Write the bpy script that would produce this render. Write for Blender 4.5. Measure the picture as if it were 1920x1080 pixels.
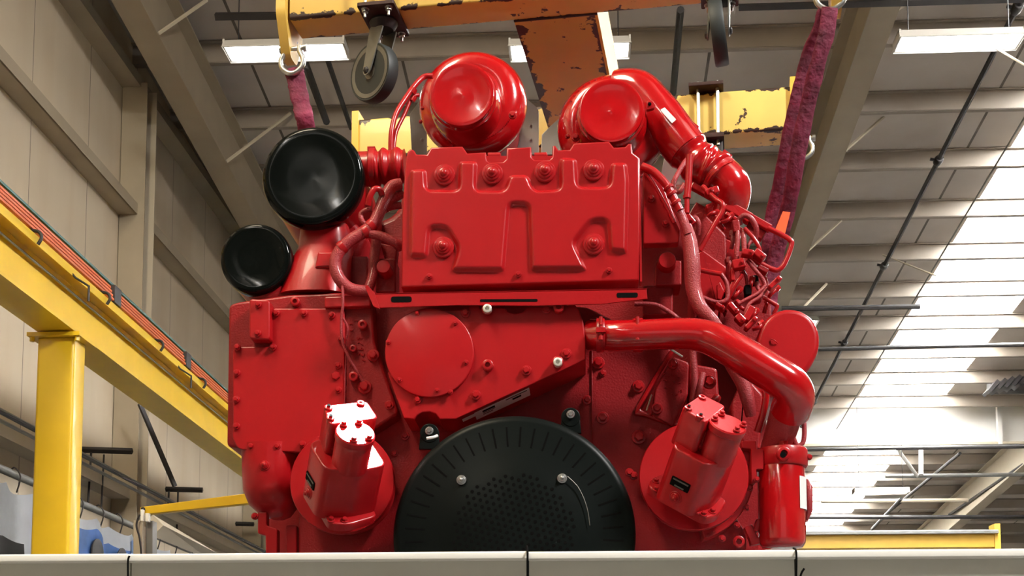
import bpy, bmesh, math, random
from mathutils import Vector, Matrix, Quaternion
random.seed(7)
V = Vector
for o in list(bpy.data.objects): bpy.data.objects.remove(o)
scn = bpy.context.scene
COL = scn.collection
PI = math.pi

# ------------------------------------------------------------------ camera
F = 2500.0; CX = 960.0; CY = 1119.0
YAW = math.radians(3.2); PITCH = math.radians(5.39)
CAM = V((0, 0, 1.6))
cd = bpy.data.cameras.new('camera'); cam = bpy.data.objects.new('camera', cd); COL.objects.link(cam)
cd.sensor_width = 36; cd.lens = 36 * F / 1920; cd.shift_y = (CY - 540) / 1920; cd.clip_end = 200; cd.clip_start = 0.05
cam.location = CAM; cam.rotation_euler = (PI / 2 + PITCH, 0, YAW)
scn.camera = cam
RM = Matrix.Rotation(YAW, 3, 'Z') @ Matrix.Rotation(PI / 2 + PITCH, 3, 'X')
def P(px, py, Y):
    d = RM @ V(((px - CX) / F, -(py - CY) / F, -1)); return CAM + d * (Y / d.y)
def S(Y): return Y / F

# ------------------------------------------------------------------ world, lights, exposure
w = bpy.data.worlds.new('sky'); scn.world = w; w.use_nodes = True
bg = w.node_tree.nodes['Background']; bg.inputs[0].default_value = (1, 0.965, 0.91, 1); bg.inputs[1].default_value = 75.0
def area(name, loc, tgt, sx, sy, power, col=(1, 1, 1)):
    l = bpy.data.lights.new(name, 'AREA'); l.shape = 'RECTANGLE'; l.size = sx; l.size_y = sy; l.energy = power; l.color = col
    o = bpy.data.objects.new(name, l); COL.objects.link(o); o.location = loc
    o.rotation_euler = (V(tgt) - V(loc)).to_track_quat('-Z', 'Y').to_euler(); return o
# daylight through the long skylight strip and an unseen roof light, plus added fills
area('skylight_and_fill', (6.45, 14, 9.55), (6.45, 14.0001, 0), 1.1, 10, 300, (1, 0.96, 0.9))
area('skylight_and_fill', (6.45, 25, 8.6), (6.45, 25.0001, 0), 1.1, 11, 300, (1, 0.96, 0.9))
area('skylight_and_fill', (6.2, 0.2, 9.7), (0.2, 4.8, 3.0), 1.0, 2.2, 1120, (1, 0.97, 0.93))
area('skylight_and_fill', (-3.2, 1.0, 10.2), (-4.8, 13.0, 4.5), 1.6, 4.0, 620, (1, 0.86, 0.62))  # added warm fill that brightens the left wall, no skylight above it
area('rear_fill', (0.4, -7.5, 3.0), (0.3, 4.8, 2.8), 5.5, 4.0, 17, (1, 0.97, 0.95))  # added ambient fill from behind the camera, the wall there has no door
sp = bpy.data.lights.new('sun_shaft', 'SPOT'); sp.energy = 26000; sp.spot_size = math.radians(2.3); sp.spot_blend = 0.25; sp.shadow_soft_size = 0.03
sp.color = (1, 0.96, 0.9)
spo = bpy.data.objects.new('sun_shaft', sp); COL.objects.link(spo); spo.location = P(668, 810, 4.42) + V((0.16, 0.13, 0.97)) * 6.5
sp2 = sp.copy(); sp2.energy = 5000; sp2.spot_size = math.radians(2.0)
spo2 = bpy.data.objects.new('sun_shaft', sp2); COL.objects.link(spo2); spo2.location = P(1325, 780, 4.45) + V((0.02, 0.12, 0.97)) * 6.5
spo2.rotation_euler = (P(1325, 782, 4.45) - spo2.location).to_track_quat('-Z', 'Y').to_euler()
spo.rotation_euler = (P(668, 812, 4.42) - spo.location).to_track_quat('-Z', 'Y').to_euler()
vs = scn.view_settings
vs.view_transform = 'Standard'; vs.look = 'None'; vs.gamma = 1.0; vs.use_curve_mapping = False; vs.exposure = 0.45

# ------------------------------------------------------------------ materials
def mat(name, col, rough=0.5, metal=0.0, coat=0.0, var=0.06, nscale=6.0, bump=0.0, bscale=60.0, emit=None, spec=0.5):
    m = bpy.data.materials.new(name); m.use_nodes = True; nt = m.node_tree; b = nt.nodes['Principled BSDF']
    b.inputs['Roughness'].default_value = rough; b.inputs['Metallic'].default_value = metal
    b.inputs['Coat Weight'].default_value = coat; b.inputs['Coat Roughness'].default_value = 0.08
    b.inputs['Specular IOR Level'].default_value = spec
    tc = nt.nodes.new('ShaderNodeTexCoord'); n = nt.nodes.new('ShaderNodeTexNoise'); n.inputs['Scale'].default_value = nscale; n.inputs['Detail'].default_value = 4
    nt.links.new(tc.outputs['Object'], n.inputs['Vector'])
    r = nt.nodes.new('ShaderNodeValToRGB'); r.color_ramp.elements[0].position = 0.3; r.color_ramp.elements[1].position = 0.7
    c = V(col)
    r.color_ramp.elements[0].color = (*(c * (1 - var)), 1); r.color_ramp.elements[1].color = (*[min(1, x) for x in c * (1 + var)], 1)
    nt.links.new(n.outputs['Fac'], r.inputs['Fac']); nt.links.new(r.outputs['Color'], b.inputs['Base Color'])
    if bump:
        n2 = nt.nodes.new('ShaderNodeTexNoise'); n2.inputs['Scale'].default_value = bscale; n2.inputs['Detail'].default_value = 3
        nt.links.new(tc.outputs['Object'], n2.inputs['Vector'])
        bp = nt.nodes.new('ShaderNodeBump'); bp.inputs['Strength'].default_value = bump; bp.inputs['Distance'].default_value = 0.01
        nt.links.new(n2.outputs['Fac'], bp.inputs['Height']); nt.links.new(bp.outputs['Normal'], b.inputs['Normal'])
    if emit:
        b.inputs['Emission Color'].default_value = (*emit[0], 1); b.inputs['Emission Strength'].default_value = emit[1]
    m['ramp'] = r.name
    return m
RED = mat('red_engine_paint', (0.35, 0.0038, 0.0068), 0.36, coat=0.22, var=0.05, bump=0.04, bscale=90, spec=0.3)
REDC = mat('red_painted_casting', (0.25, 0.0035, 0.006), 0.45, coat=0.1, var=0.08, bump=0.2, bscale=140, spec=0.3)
REDG = mat('glossy_red_pipe_paint', (0.40, 0.0035, 0.006), 0.16, coat=0.9, var=0.04)
HOSE = mat('red_oversprayed_hose', (0.30, 0.016, 0.022), 0.5, coat=0.2, var=0.15, bump=0.4, bscale=220)
BLK = mat('gloss_black_cap', (0.003, 0.004, 0.0035), 0.08, coat=0.0, var=0.1, spec=0.16)
GRD = mat('satin_black_guard', (0.005, 0.007, 0.0065), 0.33, var=0.1, spec=0.09)
HOL = mat('matt_black', (0.002, 0.002, 0.002), 0.9, var=0.05, spec=0.1)
RUB = mat('dark_rubber', (0.02, 0.025, 0.025), 0.55, var=0.2)
STEEL = mat('zinc_steel', (0.55, 0.56, 0.55), 0.32, metal=1.0, var=0.1, nscale=20)
GREYM = mat('grey_caster_metal', (0.17, 0.17, 0.15), 0.45, metal=0.6, var=0.2, nscale=12)
DARK = mat('dark_steel', (0.025, 0.022, 0.022), 0.55, metal=0.3, var=0.2)
RUST = mat('rusty_dark_plate', (0.035, 0.012, 0.010), 0.6, metal=0.3, var=0.4, nscale=25)
WHT = mat('white_label', (0.8, 0.8, 0.78), 0.5, var=0.02)
WHP = mat('white_standoff_metal', (0.75, 0.74, 0.66), 0.3, metal=0.4, var=0.05)
SHLD = mat('pale_grey_heat_shield', (0.52, 0.52, 0.49), 0.35, metal=0.7, var=0.06)
YEL = mat('yellow_crane_paint', (0.72, 0.46, 0.012), 0.32, coat=0.3, var=0.06, nscale=3)
YEL2 = mat('pale_yellow_arm_paint', (0.70, 0.42, 0.05), 0.45, var=0.06)
STR = mat('beige_painted_steel', (0.33, 0.275, 0.195), 0.55, var=0.07, nscale=2)
STRL = mat('cream_painted_steel', (0.46, 0.40, 0.30), 0.5, var=0.05, nscale=2)
PURL = mat('grey_beige_purlin_paint', (0.30, 0.255, 0.21), 0.5, var=0.08, nscale=2)
COP = mat('copper_red_rail_cover', (0.50, 0.10, 0.03), 0.35, var=0.1)
TEAL = mat('teal_rail_cover', (0.03, 0.10, 0.09), 0.5, var=0.1)
GALV = mat('galvanised_pipe', (0.22, 0.22, 0.21), 0.45, metal=0.5, var=0.1)
SLNG = mat('maroon_sling_sleeve', (0.17, 0.016, 0.045), 0.75, var=0.45, nscale=14, bump=0.8, bscale=35)
ORG = mat('orange_tag', (0.85, 0.09, 0.01), 0.5, var=0.1)
PANEL = mat('white_guard_panel', (0.84, 0.85, 0.77), 0.4, var=0.02)
PLIP = mat('white_guard_lip', (0.95, 0.95, 0.90), 0.3, var=0.02)
BEAMW = mat('white_fascia_paint', (0.78, 0.78, 0.76), 0.5, var=0.02)
BLUE = mat('printed_blue', (0.10, 0.22, 0.55), 0.45, var=0.35, nscale=3)
BLUL = mat('printed_pale_blue', (0.38, 0.52, 0.78), 0.45, var=0.2, nscale=3)
CLOTH = mat('white_banner_vinyl', (0.62, 0.65, 0.70), 0.45, var=0.08, nscale=4, bump=0.3, bscale=8)
LAMP = mat('lit_fluorescent_tube', (1, 1, 1), 0.4, emit=((1, 0.98, 0.97), 14.0))
LBODY = mat('fixture_enamel', (0.5, 0.48, 0.44), 0.4, var=0.04)
FLOOR = mat('grey_concrete', (0.11, 0.105, 0.10), 0.6, var=0.12, nscale=1.5, bump=0.1)
def wallmat(name, base, seam, period, axis, stain=(0.42, 0.30, 0.17), stain_amt=0.35):
    m = mat(name, base, 0.7, var=0.08, nscale=0.8, bump=0.15, bscale=3.0); nt = m.node_tree; b = nt.nodes['Principled BSDF']
    r = nt.nodes[m['ramp']]; tc = [n for n in nt.nodes if n.type == 'TEX_COORD'][0]
    sx = nt.nodes.new('ShaderNodeSeparateXYZ'); nt.links.new(tc.outputs['Object'], sx.inputs[0])
    md = nt.nodes.new('ShaderNodeMath'); md.operation = 'PINGPONG'; md.inputs[1].default_value = period / 2
    nt.links.new(sx.outputs[axis], md.inputs[0])
    lt = nt.nodes.new('ShaderNodeMath'); lt.operation = 'LESS_THAN'; lt.inputs[1].default_value = seam
    nt.links.new(md.outputs[0], lt.inputs[0])
    # vertical streak stains
    mp = nt.nodes.new('ShaderNodeMapping'); mp.inputs['Scale'].default_value = (1.2, 1.2, 0.12)
    nt.links.new(tc.outputs['Object'], mp.inputs[0]); n = nt.nodes.new('ShaderNodeTexNoise'); n.inputs['Scale'].default_value = 1.6; n.inputs['Detail'].default_value = 5
    nt.links.new(mp.outputs[0], n.inputs['Vector'])
    rr = nt.nodes.new('ShaderNodeMapRange'); rr.inputs[1].default_value = 0.45; rr.inputs[2].default_value = 0.75; rr.inputs[4].default_value = stain_amt
    nt.links.new(n.outputs['Fac'], rr.inputs[0])
    mx = nt.nodes.new('ShaderNodeMix'); mx.data_type = 'RGBA'; nt.links.new(rr.outputs[0], mx.inputs[0]); nt.links.new(r.outputs[0], mx.inputs[6]); mx.inputs[7].default_value = (*stain, 1)
    m2 = nt.nodes.new('ShaderNodeMix'); m2.data_type = 'RGBA'; nt.links.new(lt.outputs[0], m2.inputs[0]); nt.links.new(mx.outputs[2], m2.inputs[6]); m2.inputs[7].default_value = (0.12, 0.10, 0.08, 1)
    nt.links.new(m2.outputs[2], b.inputs['Base Color']); return m
WALL = wallmat('cream_insulated_wall', (0.56, 0.48, 0.36), 0.006, 1.5, 1)
CEIL = wallmat('faced_roof_insulation', (0.56, 0.51, 0.46), 0.018, 1.9, 0, stain=(0.45, 0.33, 0.24), stain_amt=0.2)
def chipped(name='chipped_yellow_beam_paint', D=None, hb=0.1, hz=0.1, col=(0.60, 0.39, 0.075)):
    m = mat(name, col, 0.45, coat=0.1, var=0.12, nscale=3); nt = m.node_tree; b = nt.nodes['Principled BSDF']; r = nt.nodes[m['ramp']]
    tc = [n for n in nt.nodes if n.type == 'TEX_COORD'][0]
    def math_(op, a, b_=None):
        n = nt.nodes.new('ShaderNodeMath'); n.operation = op
        for i, x in enumerate((a, b_)):
            if x is None: continue
            if isinstance(x, (int, float)): n.inputs[i].default_value = x
            else: nt.links.new(x, n.inputs[i])
        return n.outputs[0]
    n = nt.nodes.new('ShaderNodeTexNoise'); n.inputs['Scale'].default_value = 13; n.inputs['Detail'].default_value = 6; n.inputs['Roughness'].default_value = 0.6
    nt.links.new(tc.outputs['Object'], n.inputs['Vector']); val = n.outputs['Fac']
    if D is not None:
        dt = nt.nodes.new('ShaderNodeVectorMath'); dt.operation = 'DOT_PRODUCT'; nt.links.new(tc.outputs['Object'], dt.inputs[0]); dt.inputs[1].default_value = D
        sx = nt.nodes.new('ShaderNodeSeparateXYZ'); nt.links.new(tc.outputs['Object'], sx.inputs[0])
        c = math_('ADD', math_('DIVIDE', math_('ABSOLUTE', dt.outputs['Value']), hb), math_('DIVIDE', math_('ABSOLUTE', sx.outputs[2]), hz))
        e = nt.nodes.new('ShaderNodeMapRange'); e.inputs[1].default_value = 1.72; e.inputs[2].default_value = 1.97; e.inputs[3].default_value = 0; e.inputs[4].default_value = 0.23
        nt.links.new(c, e.inputs[0]); val = math_('ADD', val, e.outputs[0])
    th = nt.nodes.new('ShaderNodeMapRange'); th.inputs[1].default_value = 0.655; th.inputs[2].default_value = 0.668; nt.links.new(val, th.inputs[0])
    mx = nt.nodes.new('ShaderNodeMix'); mx.data_type = 'RGBA'; nt.links.new(th.outputs[0], mx.inputs[0]); nt.links.new(r.outputs[0], mx.inputs[6]); mx.inputs[7].default_value = (0.030, 0.012, 0.008, 1)
    nt.links.new(mx.outputs[2], b.inputs['Base Color']); return m
CHIP = chipped()
def glassmat():
    m = bpy.data.materials.new('skylight_glazing'); m.use_nodes = True; nt = m.node_tree; nt.nodes.clear()
    o = nt.nodes.new('ShaderNodeOutputMaterial'); a = nt.nodes.new('ShaderNodeBsdfTransparent'); b = nt.nodes.new('ShaderNodeBsdfTranslucent'); x = nt.nodes.new('ShaderNodeMixShader')
    n = nt.nodes.new('ShaderNodeTexNoise'); n.inputs['Scale'].default_value = 3; rg = nt.nodes.new('ShaderNodeMapRange'); rg.inputs[3].default_value = 0.45; rg.inputs[4].default_value = 0.6
    nt.links.new(n.outputs['Fac'], rg.inputs[0]); nt.links.new(rg.outputs[0], x.inputs[0])
    b.inputs[0].default_value = (0.9, 0.95, 1, 1)
    nt.links.new(a.outputs[0], x.inputs[1]); nt.links.new(b.outputs[0], x.inputs[2]); nt.links.new(x.outputs[0], o.inputs[0]); return m
GLZ = glassmat()

# ------------------------------------------------------------------ mesh helpers
def nb(): return bmesh.new()
def inset(poly, d):
    n = len(poly); A = sum(poly[i][0] * poly[(i + 1) % n][1] - poly[(i + 1) % n][0] * poly[i][1] for i in range(n)); s = 1 if A > 0 else -1
    out = []
    for i in range(n):
        p0 = V(poly[i - 1]); p1 = V(poly[i]); p2 = V(poly[(i + 1) % n])
        a = (p1 - p0); b = (p2 - p1)
        if a.length < 1e-9 or b.length < 1e-9: out.append(tuple(p1)); continue
        a.normalize(); b.normalize(); na = V((-a.y, a.x)) * s; nbv = V((-b.y, b.x)) * s
        m = na + nbv
        if m.length < 1e-6: m = na
        else: m = m / max(0.45, m.length_squared / 2)
        out.append((p1.x + m.x * d, p1.y + m.y * d))
    return out
def rc(pts, r, n=4):
    out = []; N = len(pts)
    for i in range(N):
        p0 = V(pts[i - 1]); p = V(pts[i]); p2 = V(pts[(i + 1) % N]); a = p0 - p; b = p2 - p
        rr = min(r, a.length * 0.45, b.length * 0.45)
        s = p + a.normalized() * rr; e = p + b.normalized() * rr
        for k in range(n + 1):
            t = k / n; q = s * (1 - t) ** 2 + p * 2 * t * (1 - t) + e * t * t; out.append((q.x, q.y))
    return out
def extr(bm, O, U, W, A, poly, t0, t1, ch=0.0, steps=3, slope=1.0):
    O, U, W, A = V(O), V(U), V(W), V(A)
    rings = []
    def ring(pl, t): return [bm.verts.new(O + U * a + W * b + A * t) for a, b in pl]
    rings.append(ring(poly, t0))
    if ch <= 0: rings.append(ring(poly, t1))
    else:
        for k in range(steps + 1):
            a = k / steps * PI / 2; rings.append(ring(inset(poly, ch * slope * (1 - math.cos(a))) if k else poly, t1 - ch + ch * math.sin(a)))
    n = len(poly)
    for r0, r1 in zip(rings, rings[1:]):
        for i in range(n): bm.faces.new((r0[i], r0[(i + 1) % n], r1[(i + 1) % n], r1[i]))
    cf = [bm.faces.new(rings[-1]), bm.faces.new(rings[0][::-1])]
    if n > 60: bmesh.ops.triangulate(bm, faces=cf, ngon_method='EAR_CLIP')
X, Yv, Z = V((1, 0, 0)), V((0, 1, 0)), V((0, 0, 1))
def plate(bm, pts, Y, d, ch=0.004, steps=3, slope=1.0):      # front outline read at depth Y, solid going back d
    q = [(P(a, b, Y).x, P(a, b, Y).z) for a, b in pts]
    extr(bm, V((0, Y, 0)), X, Z, -Yv, q, -d, 0, ch, steps, slope)
def box(bm, c, s, rot=None):
    c = V(c); vs_ = []
    for i in (-1, 1):
        for j in (-1, 1):
            for k in (-1, 1):
                v = V((i * s[0] / 2, j * s[1] / 2, k * s[2] / 2))
                if rot: v = rot @ v
                vs_.append(bm.verts.new(c + v))
    for f in ((0, 1, 3, 2), (4, 6, 7, 5), (0, 4, 5, 1), (2, 3, 7, 6), (0, 2, 6, 4), (1, 5, 7, 3)): bm.faces.new([vs_[i] for i in f])
def frame(a):
    a = V(a).normalized(); h = Z if abs(a.z) < 0.9 else X
    u = h.cross(a).normalized(); return u, a.cross(u), a
def lathe(bm, O, axis, prof, seg=32, cap=True):
    u, v, a = frame(axis); O = V(O); rings = []
    for r, t in prof: rings.append([bm.verts.new(O + a * t + (u * math.cos(2 * PI * i / seg) + v * math.sin(2 * PI * i / seg)) * max(r, 1e-4)) for i in range(seg)])
    for r0, r1 in zip(rings, rings[1:]):
        for i in range(seg): bm.faces.new((r0[i], r0[(i + 1) % seg], r1[(i + 1) % seg], r1[i]))
    if cap: bm.faces.new(rings[0][::-1]); bm.faces.new(rings[-1])
def smooth(pts, n=6):
    pts = [V(p) for p in pts]; out = []
    for i in range(len(pts) - 1):
        p0 = pts[max(i - 1, 0)]; p1 = pts[i]; p2 = pts[i + 1]; p3 = pts[min(i + 2, len(pts) - 1)]
        for k in range(n):
            t = k / n; out.append(0.5 * ((2 * p1) + (p2 - p0) * t + (2 * p0 - 5 * p1 + 4 * p2 - p3) * t * t + (3 * p1 - p0 - 3 * p2 + p3) * t ** 3))
    out.append(pts[-1]); return out
def tube(bm, pts, r, seg=12, sm=6, flat=None):
    raw = [V(p) for p in pts]; pp = smooth(raw, sm) if sm else raw; N = len(pp)
    def rad(i):
        if callable(r): return r(i / (N - 1))
        if isinstance(r, (list, tuple)):
            t = i / (N - 1) * (len(r) - 1); k = min(int(t), len(r) - 2); return r[k] * (1 - t + k) + r[k + 1] * (t - k)
        return r
    up = None; rings = []
    for i, p in enumerate(pp):
        t = (pp[min(i + 1, N - 1)] - pp[max(i - 1, 0)]).normalized()
        if up is None: up = frame(t)[0]
        up = (up - t * up.dot(t)).normalized(); w_ = t.cross(up); R = rad(i)
        fu, fw = (1, 1)
        if flat: up2 = V(flat); up2 = (up2 - t * up2.dot(t)).normalized(); u_, ww = up2, t.cross(up2); fw = 0.32
        else: u_, ww = up, w_
        rings.append([bm.verts.new(p + (u_ * math.cos(2 * PI * k / seg) * fu + ww * math.sin(2 * PI * k / seg) * fw) * R) for k in range(seg)])
    for r0, r1 in zip(rings, rings[1:]):
        for k in range(seg): bm.faces.new((r0[k], r0[(k + 1) % seg], r1[(k + 1) % seg], r1[k]))
    bm.faces.new(rings[0][::-1]); bm.faces.new(rings[-1])
def ptube(bm, pts, rpx, seg=12, sm=6):
    tube(bm, [P(*p) for p in pts], [rpx * S(p[2]) for p in pts] if not isinstance(rpx, (list, tuple)) else [a * S(p[2]) for a, p in zip(rpx, pts)], seg, sm)
WL = {}
def put(o, parent, loc):
    WL[o.name] = V(loc)
    if parent is not None: o.parent = parent; o.location = V(loc) - WL[parent.name]
    else: o.location = loc
def obj(name, bm, m, parent=None, label=None, cat=None, group=None, kind=None, ang=38, base=False, flatcap=False):
    bmesh.ops.recalc_face_normals(bm, faces=bm.faces)
    lo = V((1e9,) * 3); hi = V((-1e9,) * 3)
    for v in bm.verts:
        for k in range(3): lo[k] = min(lo[k], v.co[k]); hi[k] = max(hi[k], v.co[k])
    c = (lo + hi) / 2
    if base: c.z = lo.z
    for v in bm.verts: v.co -= c
    me = bpy.data.meshes.new(name); bm.to_mesh(me); bm.free(); me.materials.append(m)
    if ang:
        for p in me.polygons: p.use_smooth = True
        me.set_sharp_from_angle(angle=math.radians(ang))
        big = set()
        for p in me.polygons:
            if len(p.vertices) > 8 or (flatcap and abs(p.normal.y) > 0.9999): big.update(p.edge_keys)
        for e in me.edges:
            if e.key in big: e.use_edge_sharp = True
    o = bpy.data.objects.new(name, me); COL.objects.link(o); put(o, parent, c)
    if label: o['label'] = label
    if cat: o['category'] = cat
    if group: o['group'] = group
    if kind: o['kind'] = kind
    return o
def thing(name, loc, label, cat, group=None):
    o = bpy.data.objects.new(name, None); COL.objects.link(o); o.empty_display_size = 0.1; put(o, None, loc); o['label'] = label; o['category'] = cat
    if group: o['group'] = group
    return o
def struct(name, bm, m, ang=None): return obj(name, bm, m, None, kind='structure', ang=ang)
_u = {}
def unit(kind, m):
    k = (kind, m.name)
    if k in _u: return _u[k]
    bm = nb(); a = V((0, -1, 0))
    if kind == 'bolt':
        lathe(bm, (0, 0.2, 0), a, [(1.0, 0), (1.0, 0.40), (0.92, 0.48), (0.7, 0.5)], 18)
        lathe(bm, (0, -0.25, 0), a, [(0.68, 0), (0.68, 0.60), (0.55, 0.75), (0.0, 0.78)], 6)
    elif kind == 'stud':
        lathe(bm, (0, 0.1, 0), a, [(1.0, 0), (1.0, 0.16), (0.93, 0.24), (0.74, 0.26), (0.72, 0.36), (0.66, 0.42), (0.52, 0.43), (0.48, 0.62), (0.34, 0.66), (0.3, 0.8), (0.18, 0.9), (0, 0.92)], 24)
    elif kind == 'tube':
        lathe(bm, (0, 0.1, 0), a, [(1.0, 0), (1.0, 1.3), (0.85, 1.4), (0.5, 1.4), (0.45, 0.9), (0, 0.9)], 20)
    me = bpy.data.meshes.new(kind); bmesh.ops.recalc_face_normals(bm, faces=bm.faces); bm.to_mesh(me); bm.free(); me.materials.append(m)
    for p in me.polygons: p.use_smooth = True
    me.set_sharp_from_angle(angle=math.radians(35)); _u[k] = me; return me
def fast(name, kind, loc, r, m, parent, axis=(0, -1, 0), label=None, rot=0.3):
    o = bpy.data.objects.new(name, unit(kind, m)); COL.objects.link(o); put(o, parent, loc)
    q = V((0, -1, 0)).rotation_difference(V(axis).normalized()); o.rotation_mode = 'QUATERNION'; o.rotation_quaternion = q @ Quaternion((0, 1, 0), rot)
    o.scale = (r, r, r)
    if label: o['label'] = label
    return o
def bolts(parent, lst, Y, rpx=7, m=None, kind='bolt', name='bolt', label=None):
    for i, b in enumerate(lst):
        fast(name, kind, P(b[0], b[1], Y), (b[2] if len(b) > 2 else rpx) * S(Y), m or RED, parent, label=label, rot=i * 0.37)
def circ(cx, cy, r, n=48, a0=0, a1=2 * PI): return [(cx + r * math.cos(a0 + (a1 - a0) * i / n), cy + r * math.sin(a0 + (a1 - a0) * i / n)) for i in range(n if abs(a1 - a0 - 2 * PI) < 1e-6 else n + 1)]

# ================================================================== SETTING
XW = -5.5
def roofz(y): return 1.6 + 9.6 - 0.088 * y
bm = nb(); box(bm, (3, 17, -0.05), (34, 60, 0.1)); struct('floor', bm, FLOOR)
bm = nb(); box(bm, (XW - 0.1, 17, 5.4), (0.2, 60, 12.0)); struct('wall_left', bm, WALL)
bm = nb(); box(bm, (20.1, 17, 6), (0.2, 60, 13)); struct('wall_right', bm, WALL)
bm = nb(); box(bm, (7, 46.1, 6), (30, 0.2, 13)); struct('wall_back', bm, WALL)
bm = nb(); box(bm, (7, -12.1, 6), (30, 0.2, 14)); struct('wall_front', bm, GALV)
# ceiling: sloping roof with skylight openings
bm = nb()
def slab(bm, x0, x1, y0, y1, zo=0, th=0.08):
    v = [bm.verts.new((x, y, roofz(y) + zo + h)) for h in (0, th) for x, y in ((x0, y0), (x1, y0), (x1, y1), (x0, y1))]
    for f in ((3, 2, 1, 0), (4, 5, 6, 7), (0, 1, 5, 4), (1, 2, 6, 5), (2, 3, 7, 6), (3, 0, 4, 7)): bm.faces.new([v[i] for i in f])
slab(bm, -5.7, 5.95, -12, 46); slab(bm, 7.8, 20.2, -12, 46); slab(bm, 5.95, 7.8, -12, 8); slab(bm, 5.95, 7.8, 44, 46)
struct('ceiling', bm, CEIL)
bm = nb(); slab(bm, 5.95, 7.8, 8, 44, 0.02, 0.01); struct('window_1', bm, GLZ)
# purlins across the roof
k = 0; y = 7.82
while y < 43:
    bm = nb(); z = roofz(y)
    box(bm, (7.2, y, z - 0.125), (25.8, 0.02, 0.25)); box(bm, (7.2, y + 0.04, z - 0.25), (25.8, 0.08, 0.015)); box(bm, (7.2, y - 0.03, z - 0.01), (25.8, 0.06, 0.015))
    k += 1; struct('trim_%d' % k, bm, PURL); y += 1.5
# wall girts
for zz, m_ in ((1.6 + 6.1, STR), (1.6 + 7.67, STR), (1.6 + 2.7, STRL), (1.6 + 9.0, STR)):
    bm = nb(); box(bm, (XW + 0.11, 17, zz - 0.11), (0.22, 58, 0.02)); box(bm, (XW + 0.22, 17, zz - 0.055), (0.02, 58, 0.13)); box(bm, (XW + 0.1, 17, zz), (0.2, 58, 0.012))
    k += 1; struct('trim_%d' % k, bm, m_)
bm = nb(); box(bm, (XW + 0.05, 17, 3.45), (0.1, 58, 0.5)); k += 1; struct('trim_%d' % k, bm, DARK)
# rafters (sloping I beams)
def rafter(xc, label, m_):
    r = thing('roof_rafter', (xc, 17, roofz(17) - 1.1), label, 'steel beam')
    def seg(name, x0, x1, zo0, zo1):
        bm = nb(); v = [bm.verts.new((x, y, roofz(y) - 0.25 + zz)) for x, y in ((x0, -11.5), (x1, -11.5), (x1, 45.5), (x0, 45.5)) for zz in (zo0, zo1)]
        for f in ((0, 2, 4, 6), (1, 7, 5, 3), (0, 1, 3, 2), (2, 3, 5, 4), (4, 5, 7, 6), (6, 7, 1, 0)): bm.faces.new([v[i] for i in f])
        obj(name, bm, m_, r, ang=None)
    seg('bottom_flange', xc - 0.15, xc + 0.15, -0.82, -0.795); seg('web', xc - 0.012, xc + 0.012, -0.795, -0.02); seg('top_flange', xc - 0.15, xc + 0.15, -0.02, 0)
    return r
rafter(-4.70, 'long beige roof rafter running along the left wall', STR)
rafter(3.12, 'beige roof rafter right of the engine behind the maroon slings', STR)
rafter(10.1, 'pale roof rafter at the far right beyond the white fascia beam', STRL)  # paler steel colour carries the light falling on this rafter
# flange braces from rafters to purlins
def brace(p0, p1, label, r=0.02):
    bm = nb(); tube(bm, [p0, p1], r, 4, 0); obj('flange_brace', bm, STRL, None, label, 'brace', ang=None)
for (x0, y0), (x1, y1), Ya, lab in (((270, 82), (388, 0), 13.7, 'slanted brace at the top of the left rafter'), ((405, 318), (545, 212), 16.4, 'slanted brace on the left rafter above the black filter cap'),
        ((1515, 470), (1605, 388), 19.7, 'lowest slanted brace beside the right rafter'), ((1576, 290), (1690, 190), 17.2, 'middle slanted brace beside the right rafter'), ((1666, 30), (1705, 2), 14.4, 'top slanted brace beside the right rafter'), ((1508, 575), (1550, 532), 20.2, 'small far brace beside the foot of the right rafter')):
    brace(P(x0, y0, Ya), P(x1, y1, Ya + 0.3), lab)
# wall columns
def wcol(y, label):
    r = thing('wall_column', (XW + 0.16, y, 0), label, 'steel column')
    for nm, c, s in (('front_flange', (XW + 0.16, y, 4.6), (0.30, 0.02, 9.2 - 0.0)), ('web', (XW + 0.16, y + 0.13, 4.6), (0.02, 0.24, 9.2)), ('rear_flange', (XW + 0.17, y + 0.26, 4.6), (0.34, 0.02, 9.2))):
        bm = nb(); box(bm, c, s); obj(nm, bm, STR if nm != 'rear_flange' else STRL, r, ang=None)
wcol(15.0, 'tall beige wall column behind the yellow crane runway'); wcol(20.9, 'beige wall column partly hidden behind the left side of the engine')
# white fascia beam, far right
r = thing('fascia_beam', (9, 29.3, 7.6), 'deep white fascia beam crossing below the skylight at the right', 'beam')
zt = P(1700, 757, 29.3).z; zb = P(1700, 833, 29.3).z
bm = nb(); box(bm, (8.5, 29.4, (zt + zb) / 2), (23, 0.1, zt - zb)); obj('web', bm, BEAMW, r, ang=None)
bm = nb(); box(bm, (8.5, 29.3, zt), (23, 0.3, 0.05)); box(bm, (8.5, 29.3, zb - 0.02), (23, 0.3, 0.05)); obj('flange', bm, STRL, r, ang=None)
bm = nb(); box(bm, (P(1873, 790, 29.2).x, 29.2, (zt + zb) / 2 + 0.1), (0.09, 0.12, zt - zb + 0.3)); obj('stiffener', bm, BEAMW, r, ang=None)

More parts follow.
